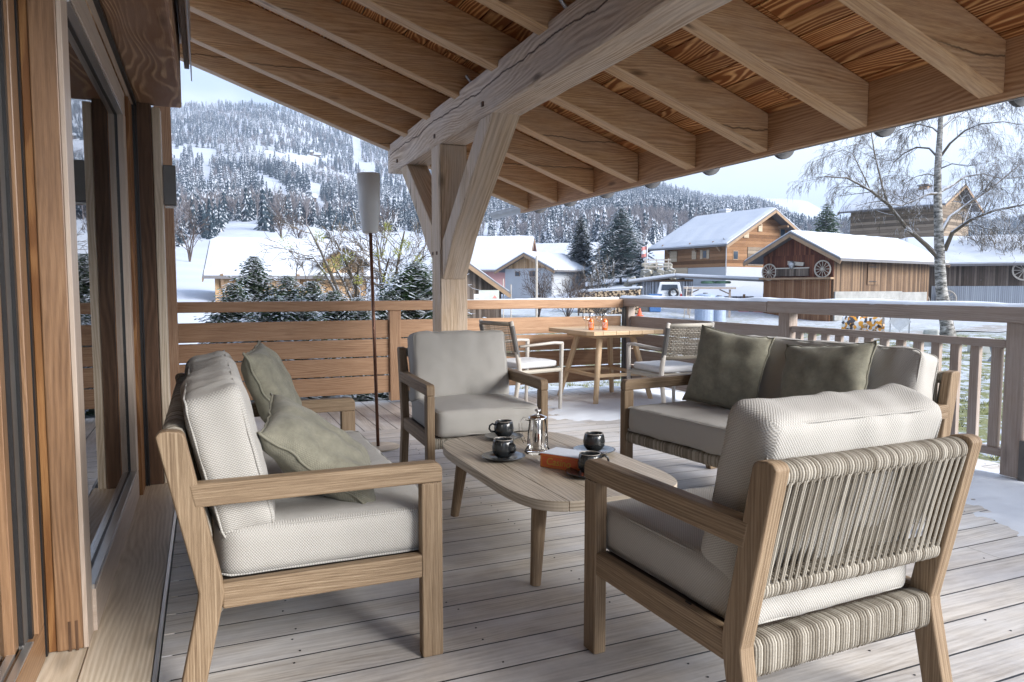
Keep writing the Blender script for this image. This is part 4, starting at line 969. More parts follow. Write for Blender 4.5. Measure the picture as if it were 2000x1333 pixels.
def mtn():
    m, nt, p, o = newmat('snow_mountain'); t = N(nt, 'ShaderNodeTexCoord').outputs['Object']; s = N(nt, 'ShaderNodeSeparateXYZ'); L(nt, t, s.inputs[0])
    g = N(nt, 'ShaderNodeNewGeometry'); gs = N(nt, 'ShaderNodeSeparateXYZ'); L(nt, g.outputs['Normal'], gs.inputs[0])
    n = noise_(nt, t, .006, 7, .7); n2 = noise_(nt, t, .03, 5, .7)
    f = math_(nt, 'ADD', math_(nt, 'MULTIPLY', s.outputs[2], -.0022), math_(nt, 'ADD', math_(nt, 'MULTIPLY', n, .8), math_(nt, 'MULTIPLY', n2, .45)))
    f = math_(nt, 'ADD', f, math_(nt, 'MULTIPLY', math_(nt, 'SUBTRACT', .9, gs.outputs[2]), .5))
    c = ramp(nt, f, [(.20, (.80, .84, .90)), (.36, (.22, .24, .27)), (.7, (.07, .09, .10))])
    L(nt, c, p.inputs['Base Color']); p.inputs['Roughness'].default_value = .9; p.inputs['Specular IOR Level'].default_value = .1; return m
st(rawmesh('mountains', V, Fq, mtn(), smooth=True))

# ================================================================== far forest
def proj(x, y, z):
    v = Vector((x, y, z-CH)); k = v.dot(_fw); return 1000+F*v.dot(_rt)/k, 666.5-F*v.dot(_up)/k
CL2 = None
def inpoly(x, y, P):
    c = False; n = len(P)
    for i in range(n):
        x1, y1 = P[i]; x2, y2 = P[(i+1) % n]
        if (y1 > y) != (y2 > y) and x < (x2-x1)*(y-y1)/(y2-y1)+x1: c = not c
    return c
CLR = [[(490, 287), (565, 305), (622, 307), (612, 326), (592, 342), (616, 356), (638, 362), (622, 376), (634, 402), (660, 425), (612, 420), (606, 380), (598, 352), (572, 328), (520, 303)],
       [(383, 288), (419, 292), (417, 312), (388, 310)], [(498, 338), (542, 355), (558, 374), (552, 392), (528, 388), (512, 357)],
       [(690, 262), (703, 262), (704, 322), (692, 320)], [(708, 318), (732, 330), (732, 350), (710, 342)], [(560, 300), (650, 310), (640, 318), (570, 310)], [(742, 388), (790, 385), (800, 402), (748, 404)],
       [(340, 292), (372, 282), (360, 300), (340, 310)], [(1080, 395), (1140, 398), (1138, 412), (1082, 408)], [(920, 440), (1010, 430), (1010, 450), (925, 458)], [(395, 325), (412, 330), (408, 372), (398, 360)], [(480, 395), (540, 385), (560, 400), (500, 412)]]
BND = [(0, 470), (345, 486), (436, 462), (444, 433), (512, 433), (516, 452), (540, 455), (560, 440), (620, 446), (650, 452), (740, 454), (800, 452), (860, 470), (1000, 474), (1100, 484), (1230, 486), (1300, 478), (1500, 470), (1600, 462), (1700, 470), (2100, 500)]
def grow_poly(P, k=1.3):
    cx = sum(p[0] for p in P)/len(P); cy = sum(p[1] for p in P)/len(P); return [(cx+(x-cx)*(1.12 if len(P) > 8 else k), cy+(y-cy)*(1.12 if len(P) > 8 else k)+3) for x, y in P]
CLR = [grow_poly(P) for P in CLR]
def forest_ok(c, r_): 
    if r_ > np.interp(c, [b[0] for b in BND], [b[1] for b in BND]): return False
    return not any(inpoly(c, r_, P) for P in CLR)
def conifer_template(seed, tiers=9, sides=10):
    rg = random.Random(seed); V = []; Fc = []
    for t in range(tiers):
        z1 = 1-(t/(tiers))**.95*.90; z0 = z1-(.20+.05*t/tiers); rr = .03+.15*((t+1)/tiers)**.9*rg.uniform(.85, 1.15); b = len(V); off = rg.random()*6
        V.append((0, 0, min(1, z1)))
        for s in range(sides):
            a = off+2*pi*s/sides; q = rr*(1 if s % 2 else .5)*rg.uniform(.7, 1.3); V.append((q*cos(a), q*sin(a), max(.02, z0+(.03 if s % 2 == 0 else -.02)+rg.uniform(-.01, .01))))
        for s in range(sides): Fc.append((b, b+1+s, b+1+(s+1) % sides))
    return np.array(V), np.array(Fc)
def bare_template(seed, n=46):
    rg = random.Random(seed); V = []; Fc = []
    def stick(p, q, w_):
        b = len(V); dx = Vector((rg.uniform(-1, 1), rg.uniform(-1, 1), 0)).normalized()*w_
        V.extend([tuple(p-dx), tuple(p+dx), tuple(q)]); Fc.append((b, b+1, b+2))
    stick(Vector((0, 0, 0)), Vector((0, 0, .75)), .018)
    for i in range(n):
        h = rg.uniform(.2, .62); a = rg.uniform(0, 2*pi); e = rg.uniform(.5, 1.3); l = rg.uniform(.15, .38)
        p = Vector((0, 0, h)); q = p+Vector((cos(a)*cos(e), sin(a)*cos(e), sin(e)))*l; stick(p, q, .009)
        for _ in range(3): stick(p.lerp(q, rg.uniform(.4, .9)), q+Vector((rg.uniform(-.1, .1), rg.uniform(-.1, .1), rg.uniform(-.02, .14))), .006)
    return np.array(V), np.array(Fc)
M['conf'] = snowtop('snowy_conifers', (.014, .024, .034), (.030, .046, .058), .68, .2, 1.0, bias=.95, patch=1.5)
M['twigf'] = plain('bare_twigs', (.16, .145, .15), .9)
tp = [conifer_template(s) for s in range(6)]; bt = [bare_template(s) for s in range(4)]
pts = []; bpts = []
for (d0, d1, sp_) in ((150, 420, 5.2), (420, 800, 6.6), (800, 1250, 9), (1250, 1560, 11)):
    r_ = d0
    while r_ < d1:
        na_ = int((px2az(2100)-px2az(180))*r_/sp_)
        for k in range(na_):
            a = px2az(180)+(px2az(2100)-px2az(180))*(k+random.random())/na_; rr = r_+random.uniform(-.6, .6)*sp_
            x, y = rr*sin(a), rr*cos(a); z = hgt(x, y); c, ro = proj(x, y, z)
            if not forest_ok(c, ro): continue
            den = noise.noise((x/90, y/90, 7)); dn2 = noise.noise((x/35, y/35, 17))
            if den+dn2*.5 < -.32: 
                if random.random() < .5: bpts.append((x, y, z, random.uniform(8, 13), random.uniform(10, 14), random.random()*6))
                continue
            if random.random() < .10: bpts.append((x, y, z, random.uniform(9, 14), random.uniform(10, 15), random.random()*6)); continue
            h = random.triangular(4, 19, 11)*(1.0 if rr > 420 else .72); pts.append((x, y, z-.4, h, h*random.uniform(.8, 1.25), random.random()*6))
        r_ += sp_*.86
st(scatter('forest', tp, pts, M['conf']), 'stuff')
st(scatter('bare_woodland', bt, bpts, M['twigf']), 'stuff')
print('forest', len(pts), len(bpts))

# ================================================================== nearer trees
def conifer(label, loc, h, rad, seed, mats, cat='tree', group=None, droop=.25, dens=1.0, name='fir_tree', k0=.12, leaf=1.0, full=.8):
    rg = random.Random(seed); t = thing(name, label, cat, loc, 0, group)
    MB().tube([(0, 0, 0), (0, 0, h*.97)], [h*.018, .01], 8).build('trunk', M['bark'], t)
    Vs = []; Fs = []
    nw = int(22*dens); 
    for i in range(nw):
        u = (i+.5)/nw; z = h*(k0+(1-k0)*(1-(1-u)**1.15)); br = rad*(1-u)**full*rg.uniform(.8, 1.1)+.03*rad; nb_ = max(5, int(13*(1-u*.5)*dens))
        for b in range(nb_):
            a = 2*pi*(b+rg.random()*.8)/nb_; L_ = br*rg.uniform(.7, 1.15); n = max(3, int(L_/(.11*leaf*h/3)*.9)); n = min(n, 11)
            dirv = Vector((cos(a), sin(a), 0)); side = Vector((-sin(a), cos(a), 0))
            for q in range(n):
                f0 = (q+.2)/n; p = dirv*(L_*f0) + Vector((0, 0, z + L_*(.22*f0 - droop*2*f0*f0)))
                lw = L_*.34*(1.05-f0)+.02*h*leaf*.5
                for sgn in (-1, 1):
                    e = p + side*sgn*lw*rg.uniform(.7, 1.2) + dirv*lw*.7 + Vector((0, 0, -lw*rg.uniform(.05, .45)))
                    bb = len(Vs); wv = dirv*(lw*.30)+Vector((0, 0, lw*rg.uniform(-.06, .10)))
                    Vs += [tuple(p-wv), tuple(p+wv), tuple(e+wv*.35), tuple(e-wv*.45)]; Fs.append((bb, bb+1, bb+2, bb+3) if sgn < 0 else (bb+3, bb+2, bb+1, bb))
    rawmesh('crown', np.array(Vs), np.array(Fs), mats, t); return t
M['bark'] = plain('grey_bark', (.16, .13, .11), .9, 0, .3, 6)
M['firgreen'] = snowtop('fir_snowy_green', (.05, .10, .05), (.11, .17, .07), .70, .2, 6., bias=.62)
M['firblue'] = snowtop('fir_frosty', (.09, .14, .13), (.16, .21, .20), .45, .3, 2., bias=.6)
M['firdark'] = snowtop('fir_dark', (.030, .045, .035), (.05, .07, .05), .38, .3, 2., bias=.6)
def gpt(px, dist, dz=0):
    p = pd(px, 562, dist); return Vector((p.x, p.y, hgt(p.x, p.y)+dz))
def topz(py, dist, px): return CH+(562.5-py)/F*dist*cos(px2az(px)-YAW)
def con_at(label, px, py, dist, rad, seed, mt, **k):
    g = gpt(px, dist); return conifer(label, g, topz(py, dist, px)-g.z, rad, seed, mt, **k)
con_at('slim dark snowy fir beside the paler spruce behind the village roofs', 1134, 425, 75, 2.4, 1, M['firdark'], dens=1.8, full=.65)
con_at('broad pale green frosted spruce left of the wooden chalet', 1212, 408, 72, 3.9, 2, M['firblue'], dens=1.7, full=.7)
con_at('dense green conifer behind the long barn roof', 1610, 400, 78, 3.0, 3, M['firgreen'], dens=1.6, full=.6)
con_at('lone snowy fir standing on the open snowfield', 527, 403, 235, 4.4, 4, M['firdark'], leaf=.8)
con_at('small fir at the field edge behind the left chalet', 641, 452, 190, 2.3, 5, M['firdark'], leaf=.8)
for i, (px, py, dist, rad) in enumerate(((497, 508, 11.5, .62), (455, 560, 11, .6), (561, 545, 11.2, .55), (608, 556, 11, .6), (650, 575, 10.6, .62), (535, 585, 10.2, .7), (585, 590, 10, .7), (700, 588, 10.4, .6), (812, 520, 11.2, .95), (762, 575, 10.8, .7), (838, 560, 12.0, .7))):
    con_at(['tall pointed green thuja left of the others behind the plank railing', 'low green thuja at the left end of the hedge row', 'thuja in the hedge in front of the chalet window', 'snow dusted thuja left of the lamp shade', 'short thuja just left of the lamp pole', 'low wide thuja between the tall thuja and the chalet window', 'low thuja right of the chalet window', 'thuja directly behind the lamp pole', 'wide dark green shrub left of the timber post', 'low thuja between lamp pole and timber post', 'thuja half hidden by the timber post'][i],
           px, py-6, dist, rad*1.35, 30+i, M['firgreen'], cat='shrub', name='thuja', group='evergreen shrubs behind the back railing', dens=2.1, k0=.25, leaf=.8, droop=-.02, full=.62)

def grow(mb, p, dv, ln, r0, lev, rg, o, seg=5):
    """o: droop, spread, kids per level, min radius"""
    n = 4; pts = [p]; rads = [r0]; d_ = dv.normalized(); q = p
    for i in range(n):
        d_ = (d_ + Vector((rg.uniform(-1, 1), rg.uniform(-1, 1), rg.uniform(-1, 1)))*o['wig'] + Vector((0, 0, o['up'][lev]))).normalized()
        q = q + d_*(ln/n); pts.append(q); rads.append(max(o['rmin'], r0*(1-(i+1)/n*.62)))
    mb.tube(pts, rads, seg if r0 > .02 else 3, cap=False)
    if lev >= len(o['kids'])-1: return
    for k in range(o['kids'][lev]):
        f = rg.uniform(.25, 1.0); i = min(n-1, int(f*n)); b = pts[i].lerp(pts[i+1], f*n-i); ax = (pts[i+1]-pts[i]).normalized()
        e = ax.orthogonal().normalized(); e.rotate(Matrix.Rotation(rg.uniform(0, 2*pi), 3, ax)); sp_ = o['spread'][lev]*rg.uniform(.6, 1.2)
        grow(mb, b, ax*cos(sp_)+e*sin(sp_), ln*o['len'][lev]*rg.uniform(.6, 1.2), max(o['rmin'], rads[i]*.5), lev+1, rg, o, seg)
def birchmat():
    m, nt, p, o = newmat('birch_bark'); t = N(nt, 'ShaderNodeTexCoord').outputs['Object']; n = noise_(nt, vmul(nt, t, (3, 3, 9)), 1.2, 6, .75)
    c = ramp(nt, n, [(.40, (.05, .046, .04)), (.50, (.20, .19, .175)), (.64, (.46, .45, .43))])
    g = N(nt, 'ShaderNodeNewGeometry'); s = N(nt, 'ShaderNodeSeparateXYZ'); L(nt, g.outputs['Normal'], s.inputs[0])
    L(nt, mix(nt, ramp(nt, s.outputs[2], [(.45, (0, 0, 0)), (.7, (1, 1, 1))]), c, SNOWC), p.inputs['Base Color']); p.inputs['Roughness'].default_value = .85; return m
M['birch'] = birchmat()
M['twig'] = snowtop('snowy_twigs', (.085, .07, .055), (.13, .11, .085), .25, .3, 3, bias=.4)
M['twigdark'] = snowtop('dark_twigs', (.06, .045, .04), (.10, .08, .07), .75, .2, 3, bias=.2)
M['lichen'] = snowtop('yellow_green_tufts', (.14, .16, .03), (.24, .25, .07), .8, .2, 9, bias=.4)
# the big birch
BD = 28.5; bg_ = gpt(1852, 30.5); s_ = BD/F
bt_ = thing('birch_tree', 'large bare birch with mottled trunk and hanging twigs beyond the railing', 'tree', bg_)
def bp(px, py, dd=0):
    d_ = ray(px, py); k = (BD+dd)/d_.dot(_fw); return Vector((0, 0, CH))+d_*k-bg_
rg = random.Random(5)
trunk = [bp(1852, 665), bp(1850, 640), bp(1838, 560), bp(1835, 500), bp(1833, 440), bp(1831, 380), bp(1832, 320), bp(1836, 260), bp(1838, 200), bp(1842, 140), bp(1845, 80)]
mb = MB(); mb.tube(trunk, [.32, .25, .205, .19, .16, .145, .125, .10, .075, .045, .02], 14); mb.build('trunk', M['birch'], bt_, smooth=True)
O = dict(wig=.13, up=[.0, -.03, -.11, -.28, -.4], spread=[.9, .8, .7, .6], kids=[7, 5, 5, 2, 0], len=[.42, .55, .62, .6], rmin=.0032)
limbs = [([(1834, 505), (1810, 480), (1770, 445), (1735, 400), (1700, 372), (1655, 348), (1612, 345)], .105, 0), ([(1845, 490), (1860, 455), (1895, 430), (1940, 412), (2000, 400), (2060, 395)], .09, -1),
         ([(1838, 455), (1855, 425), (1895, 395), (1935, 368), (1975, 335), (2020, 300)], .085, 1.), ([(1833, 378), (1812, 380), (1785, 392), (1760, 402), (1735, 398)], .06, -1.2), ([(1836, 375), (1860, 362), (1885, 345), (1920, 340), (1960, 350), (2000, 345)], .06, 1),
         ([(1833, 310), (1815, 290), (1790, 288), (1765, 300), (1745, 318), (1735, 340)], .05, .8), ([(1838, 305), (1856, 280), (1885, 255), (1915, 242), (1960, 238), (2000, 245)], .055, -.8), ([(1836, 262), (1822, 250), (1795, 243), (1768, 250), (1740, 262)], .045, 1.2),
         ([(1838, 250), (1860, 232), (1890, 215), (1925, 205), (1965, 190)], .05, .6), ([(1840, 225), (1826, 215), (1800, 212), (1770, 220)], .035, -.8), ([(1842, 180), (1870, 150), (1900, 130), (1940, 120)], .04, -.5), ([(1842, 180), (1815, 150), (1780, 140), (1750, 150)], .035, .5),
         ([(1836, 330), (1860, 320), (1890, 325), (1925, 318)], .035, -1.5), ([(1834, 345), (1812, 340), (1790, 345), (1765, 360)], .03, 1.6), ([(1735, 400), (1722, 360), (1708, 300), (1700, 250), (1695, 200)], .045, .3), ([(1700, 372), (1680, 330), (1665, 300), (1640, 290)], .03, .2), ([(1895, 430), (1920, 445), (1960, 452), (2000, 448)], .035, -1)]
mb = MB()
for P, r0, dd in limbs:
    pts_ = [bp(x, y, dd*i*.35) for i, (x, y) in enumerate(P)]; n = len(pts_)
    rr_ = [r0*(1-.75*i/(n-1)) for i in range(n)]; mb.tube(pts_, rr_, 8 if r0 > .05 else 5, cap=False)
    tot = sum((pts_[i+1]-pts_[i]).length for i in range(n-1))
    for k in range(int(13*tot/3)+4):
        f = rg.uniform(.25, 1)*(n-1); i = min(n-2, int(f)); b = pts_[i].lerp(pts_[i+1], f-i); ax = (pts_[i+1]-pts_[i]).normalized()
        e = ax.orthogonal().normalized(); e.rotate(Matrix.Rotation(rg.uniform(0, 2*pi), 3, ax))
        grow(mb, b, ax*.6+e*.8+Vector((0, 0, .2)), rg.uniform(.5, 1.25), max(.008, rr_[i]*.3), 1, rg, O, 4)
mb.build('crown', M['twig'], bt_)
print('birch faces', len(mb.f))
def bare(label, px, dist, h, seed, name='bare_shrub', cat='shrub', stems=6, mat='twigdark', kids=(5, 4, 3, 0), r0=.03, up=(.05, .05, .02, 0), tilt=.5, group=None, spread=.6, ln=.55):
    rg = random.Random(seed); g = gpt(px, dist); t = thing(name, label, cat, g, 0, group); mb = MB()
    o = dict(wig=.16, up=list(up), spread=[spread]*4, kids=list(kids), len=[ln]*4, rmin=.0035*dist/20)
    for k in range(stems):
        a = rg.uniform(0, 2*pi); grow(mb, Vector((cos(a)*.05, sin(a)*.05, 0)), Vector((cos(a)*tilt*rg.random(), sin(a)*tilt*rg.random(), 1)), h*rg.uniform(.5, .75), r0, 0, rg, o, 4)
    mb.build('branches', M[mat], t); return t
bare('bare brown shrub with upright stems in front of the gabled village house', 1052, 42, 2.9, 1, stems=9)
bare('bare spreading shrub right of the brown upright one', 1108, 42, 2.9, 2, stems=9, tilt=.8)
bare('small bare tree with a short round crown beside the woodpile', 1131, 46, 2.0, 3, 'bare_tree', 'tree', stems=1, kids=(7, 5, 4, 0), r0=.06, spread=.8)
bare('snow covered bare shrub left of the two firs', 1170, 55, 3.4, 4, stems=10, mat='twig', tilt=.9)
bare('tangled snowy shrub above the woodpile', 1175, 44, 1.3, 5, stems=12, mat='twig', tilt=1.4)
bare('round snowy bush below the flag', 1247, 54, 1.3, 6, stems=26, mat='twig', tilt=1.6, kids=(6, 5, 0))
bare('bare bushy tree at the left edge of the valley beside the corner boards', 372, 120, 8, 7, 'bare_tree', 'tree', stems=4, r0=.12)
bare('bare bushy tree standing on the snowfield left of the small fir', 552, 175, 9, 8, 'bare_tree', 'tree', stems=4, r0=.14)
bare('pair of thin bare trees behind the left chalet roof', 590, 165, 9, 9, 'bare_tree', 'tree', stems=5, r0=.12)
bare('bare tree rising behind the lamp shade', 745, 160, 12, 10, 'bare_tree', 'tree', stems=4, r0=.14)
bare('snowy tangled bush at the right edge behind the barn roof', 1960, 66, 6.2, 11, 'bare_tree', 'tree', stems=16, mat='twig', tilt=1.0, kids=(7, 6, 4, 0), r0=.06)
bare('snowy bush right of the birch trunk behind the barn roof', 1910, 68, 5.2, 12, 'bare_tree', 'tree', stems=12, mat='twig', tilt=1.2, kids=(7, 6, 4, 0), r0=.06)
# the snowy fruit tree with yellow-green tufts behind the lamp
ft_g = gpt(715, 13.6); ft = thing('fruit_tree', 'snow laden bare tree with yellow-green tufts behind the floor lamp', 'tree', ft_g)
rg = random.Random(12); mb = MB(); o_ = dict(wig=.2, up=[.02, .02, -.02, -.02], spread=[.7, .7, .7, .7], kids=[7, 5, 4, 0], len=[.62, .6, .55, .5], rmin=.0042)
tips = []
for (px, py, dd) in ((600, 440, .3), (655, 470, -.8), (735, 470, .6), (790, 452, -.2), (838, 470, .8), (700, 520, -1), (810, 540, .3), (610, 500, 1), (760, 505, -.8), (560, 540, .2), (650, 515, .6), (830, 500, -.6)):
    d_ = ray(px, py); e = Vector((0, 0, CH))+d_*((12.9+dd)/d_.dot(_fw))-ft_g; b = Vector((0, 0, 1.0)); m_ = b.lerp(e, .5)+Vector((rg.uniform(-.2, .2), rg.uniform(-.2, .2), .12))
    P_ = [b, b.lerp(m_, .5)+Vector((0, 0, -.05)), m_, m_.lerp(e, .55)+Vector((0, 0, .05)), e]; R_ = [.055, .045, .034, .024, .012]; mb.tube(P_, R_, 6, cap=False)
    for k in range(10):
        f = rg.uniform(.8, 4); i = min(3, int(f)); q = P_[i].lerp(P_[i+1], f-i); ax = (P_[i+1]-P_[i]).normalized(); v = ax.orthogonal().normalized(); v.rotate(Matrix.Rotation(rg.uniform(0, 2*pi), 3, ax))
        grow(mb, q, ax*.5+v*.8, rg.uniform(.35, .75), .011, 1, rg, o_, 4)
    tips.append(e)
mb.tube([(0, 0, -.1), (.03, 0, .5), (0, 0, 1.02)], [.12, .10, .075], 10); mb.build('branches', M['twig'], ft)
print('fruit', len(mb.f))
Vs = []; Fs = []
for i in range(26):
    c = rg.choice(tips)+Vector((rg.uniform(-.45, .25), rg.uniform(-.3, .3), rg.uniform(-.35, .12))); R0 = rg.uniform(.06, .14)
    for k in range(70):
        dv = Vector((rg.gauss(0, 1), rg.gauss(0, 1), rg.gauss(0, 1))).normalized(); p = c+dv*R0*rg.random()**.5; e = p+dv*.05+Vector((0, 0, rg.uniform(-.02, .02))); s2_ = dv.orthogonal().normalized()*.008
        b = len(Vs); Vs += [tuple(p-s2_), tuple(p+s2_), tuple(e)]; Fs.append((b, b+1, b+2))
rawmesh('mistletoe_tufts', np.array(Vs), np.array(Fs), M['lichen'], ft)
# ================================================================== village houses
GOLD = [(.16, .07, .03), (.40, .21, .09), (.55, .34, .17)]
M['wgold'] = planks('golden_boards', 1, .28, [(.07, .033, .014), (.17, .085, .04), (.28, .155, .08)], .03)
M['wgoldv'] = planks('golden_upright_boards', 1, .22, [(.18, .10, .045), (.31, .19, .095), (.44, .30, .175)], .04)
M['wred'] = planks('reddish_upright_boards', 1, .17, [(.05, .015, .008), (.10, .032, .018), (.17, .065, .035)], .06)
M['worange'] = planks('tawny_upright_boards', 1, .17, [(.035, .025, .018), (.115, .07, .042), (.22, .145, .09)], .05)
M['wgrey'] = planks('grey_upright_boards', 1, .16, [(.03, .022, .016), (.085, .062, .048), (.17, .135, .11)], .05)
M['wgreyh'] = planks('grey_log_boards', 1, .30, [(.07, .055, .04), (.17, .13, .095), (.27, .215, .16)], .05)
M['worangel'] = planks('light_barn_door_boards', 1, .14, [(.09, .04, .018), (.17, .08, .038), (.26, .145, .08)], .06)
M['wblue'] = planks('blue_grey_boards', 1, .24, [(.16, .17, .20), (.28, .30, .35), (.38, .40, .45)], .07)
M['plaster'] = plain('pale_plaster', (.36, .38, .41), .8, 0, .05, 1)
M['pink'] = plain('pink_plaster', (.55, .30, .28), .8, 0, .06, 1)
M['roofdark'] = plain('dark_roof_edge', (.12, .115, .12), .6)
M['shutter'] = planks('pale_shutter', 0, .1, [(.42, .34, .24), (.52, .43, .32)], .04)
M['winglass'] = plain('window_dark', (.04, .055, .075), .08)
M['trimwood'] = plain('roof_timber', (.26, .17, .10), .7, 0, .2, 3)
M['wheel'] = plain('pale_wheel_wood', (.42, .38, .33), .8)
def house(name, label, px, dist, z0, w_, l, ze, zr_, th, wall, ridge='y', ov=.8, cat='house', anchor=(0, -1), snowh=.16, gable=None, plinth=None, wins=(), gmat=None, group=None):
    """local x to the right, y away; anchor says which footprint corner/edge stands at (px, dist)"""
    az = px2az(px); p = pd(px, 562, dist); rot = -az + R(th); ax_, ay_ = anchor[0]*w_/2, anchor[1]*l/2
    c, s = cos(rot), sin(rot); t = thing(name, label, cat, (p.x-(ax_*c-ay_*s), p.y-(ax_*s+ay_*c), z0), rot, group)
    H = ze-z0; HR = zr_-z0
    mb = MB(); hw, hl = w_/2, l/2
    def quad(a, b, c_, d_, m=0, u0=0):
        i = len(mb.v); mb.v += [a, b, c_, d_]; W = math.dist(a[:2], b[:2]); mb.face([i, i+1, i+2, i+3], [(a[2], u0), (b[2], u0+W), (c_[2], u0+W), (d_[2], u0)], .5, m)
    zb_ = -3.5
    def tri(a, b, c_, m):
        i = len(mb.v); mb.v += [a, b, c_]; mb.face([i, i+1, i+2], [(a[2], 0), (b[2], math.dist(a[:2], b[:2])), (c_[2], math.dist(a[:2], c_[:2]))], .5, m)
    P = plinth or zb_
    for (x0, y0, x1, y1) in ((-hw, -hl, hw, -hl), (hw, -hl, hw, hl), (hw, hl, -hw, hl), (-hw, hl, -hw, -hl)):
        if plinth is not None: quad((x0, y0, zb_), (x1, y1, zb_), (x1, y1, P), (x0, y0, P), 1)
        q0 = len(mb.v); quad((x0, y0, P), (x1, y1, P), (x1, y1, H), (x0, y0, H), 0)
    if ridge == 'y':
        for yy, s_ in ((-hl, 1), (hl, -1)): tri((-hw*s_, yy, H), (hw*s_, yy, H), (0, yy, HR), 2)
    else:
        for xx, s_ in ((hw, 1), (-hw, -1)): tri((xx, -hl*s_, H), (xx, hl*s_, H), (xx, 0, HR), 2)
    horiz = wall in ('wgold', 'wgreyh')
    if horiz: mb.uv = [[(b_, a_) for a_, b_ in f] for f in mb.uv]
    mb.build('walls', [M[wall], M['plaster'], M[gmat or wall]], t)
    half, run = (hw, hl) if ridge == 'y' else (hl, hw); sl = (HR-H)/half; e = half+ov; ze_ = H-sl*ov; rr = run+ov
    def slab(t0, t1, ex, mat, nm, inset=0, sub=1, par=None):
        mb = MB()
        for sg in (-1, 1):
            def pt(a, b, top):
                u = sg*e*a*(1-inset/e); z = HR-sl*abs(u)+(t1 if top else t0); v = b*(rr-inset)
                if top and mat == 'snow': z += .05*noise.noise((u*.9, v*.9, px*.1))-.5*(t1-t0)*(a > .97 or abs(b) > .97)
                return (u, v, z) if ridge == 'y' else (v, u, z)
            nA, nB = (10, 24) if mat == 'snow' else (1, 1)
            for top in (0, 1):
                base = len(mb.v)
                for i in range(nA+1):
                    for j_ in range(nB+1): mb.v.append(pt(i/nA, 2*j_/nB-1, top))
                for i in range(nA):
                    for j_ in range(nB):
                        q = [base+i*(nB+1)+j_, base+i*(nB+1)+j_+1, base+(i+1)*(nB+1)+j_+1, base+(i+1)*(nB+1)+j_]
                        mb.face(q, [(mb.v[k][0], mb.v[k][1]) for k in q])
            st_ = base-(nA+1)*(nB+1)
            ring = [i*(nB+1) for i in range(nA+1)] + [nA*(nB+1)+j_ for j_ in range(1, nB+1)] + [i*(nB+1)+nB for i in range(nA-1, -1, -1)]
            for a, b in zip(ring, ring[1:]): mb.face([st_+a, st_+b, base+b, base+a], [(0, 0), (.3, 0), (.3, .1), (0, .1)])
        o = mb.build(nm, M[mat], par or t, smooth=False)
        return o
    rf_ = slab(.02, .16, e, 'roofdark', 'roof')
    slab(.165, .165+snowh, e, 'snow', 'roof_snow', .06, par=rf_)
    # barge boards and rafters' ends
    for sg in (-1, 1):
        for ss in (-1, 1):
            mb = MB(); a = (0, ss*rr, HR-.06) if ridge == 'y' else (ss*rr, 0, HR-.06); b = (sg*e, ss*rr, HR-sl*e-.06) if ridge == 'y' else (ss*rr, sg*e, HR-sl*e-.06)
            strut(mb, a, b, .06, .2, Vector((0, 1, 0)) if ridge == 'y' else Vector((1, 0, 0))); mb.build('barge_board', M['trimwood'], rf_)
    for f, a, z, ww, hh, kind in wins:
        # f: 'f' front(-y) 'l' left(-x) 'r' right(+x); a position along the face, z height above base
        def fr(dx, dz, th_): 
            if f == 'f': return (a+dx, -hl-th_, z+dz)
            if f == 'l': return (-hw-th_, -(a+dx), z+dz)
            return (hw+th_, a+dx, z+dz)
        def sz(q, r_, t_): return (q, t_, r_) if f == 'f' else (t_, q, r_)
        wn = MB().box(fr(0, 0, .01), sz(ww, hh, .05)).build('window', M['trimwood'], t)
        MB().box(fr(0, 0, .03), sz(ww*.8, hh*.82, .05)).build('pane', M['winglass'], wn)
        if kind == 's':
            for sd in (-1, 1): MB().box(fr(sd*ww*.8, 0, .04), sz(ww*.55, hh*1.05, .06), g=2).build('shutter', M['shutter'], wn)
        if kind == 'c': MB().box(fr(0, 0, .06), sz(ww*1.05, hh*1.05, .06), g=2).build('shutter', M['shutter'], wn)
    return t
def zz(py, depth): return CH+(562.5-py)/F*depth
# left chalet
hA = house('chalet', 'pale timber chalet with deep snowy roof behind the thuja hedge', 572, 42, -1.6, 8.0, 7, zz(537, 41), zz(482, 45), 0, 'wgoldv', 'x', .55, 'chalet', snowh=.22, wins=(('f', -.7, 1.75, .62, .95, ''), ('f', 1.9, 1.75, .6, .9, ''), ('f', -2.9, 1.75, .6, .9, '')))
x0 = 2.75
mb = MB(); zt = zz(480, 39.5)+1.6; zs = zz(508, 39.5)+1.6; yf = -3.9
mb.prism([(x0-1.1, zs-1.2), (x0+1.1, zs-1.2), (x0+1.1, zs), (x0, zt-.12), (x0-1.1, zs)], yf, yf+4, axes=(0, 2, 1), gu=2); mb.build('dormer_gable', M['wgoldv'], hA)
mb = MB()
for s in (-1, 1): strut(mb, (x0, yf+1.6, zt), (x0+s*1.5, yf+1.6, zs-.28), .08, 4.6, Vector((0, 0, 1)))
mb.v = [v for v in mb.v]; mb.build('dormer_roof', M['roofdark'], hA)
MB().box((x0, yf-.04, zs-.05), (.42, .06, .7)).build('window', M['winglass'], hA)
for s in (-1, 1): strut(MB(), (x0+s*.9, yf-.25, zs-.35), (x0+s*.15, yf-.25, zt-.35), .09, .12, Vector((0, 1, 0))).build('brace', M['trimwood'], hA)
for xx in (-3.6, .3, 3.7): strut(MB(), (xx, -3.55, zz(556, 41)+1.6-.2), (xx, -4.0, zz(537, 41)+1.6), .14, .14).build('brace', M['trimwood'], hA)
house('village_house', 'pink walled house with a broad snowy roof right of the timber post', 956, 84, .2, 7.5, 8, zz(520, 84), zz(470, 88), -12, 'pink', 'x', .9, snowh=.3, wins=(('f', -.2, 1.5, .6, .9, ''),))
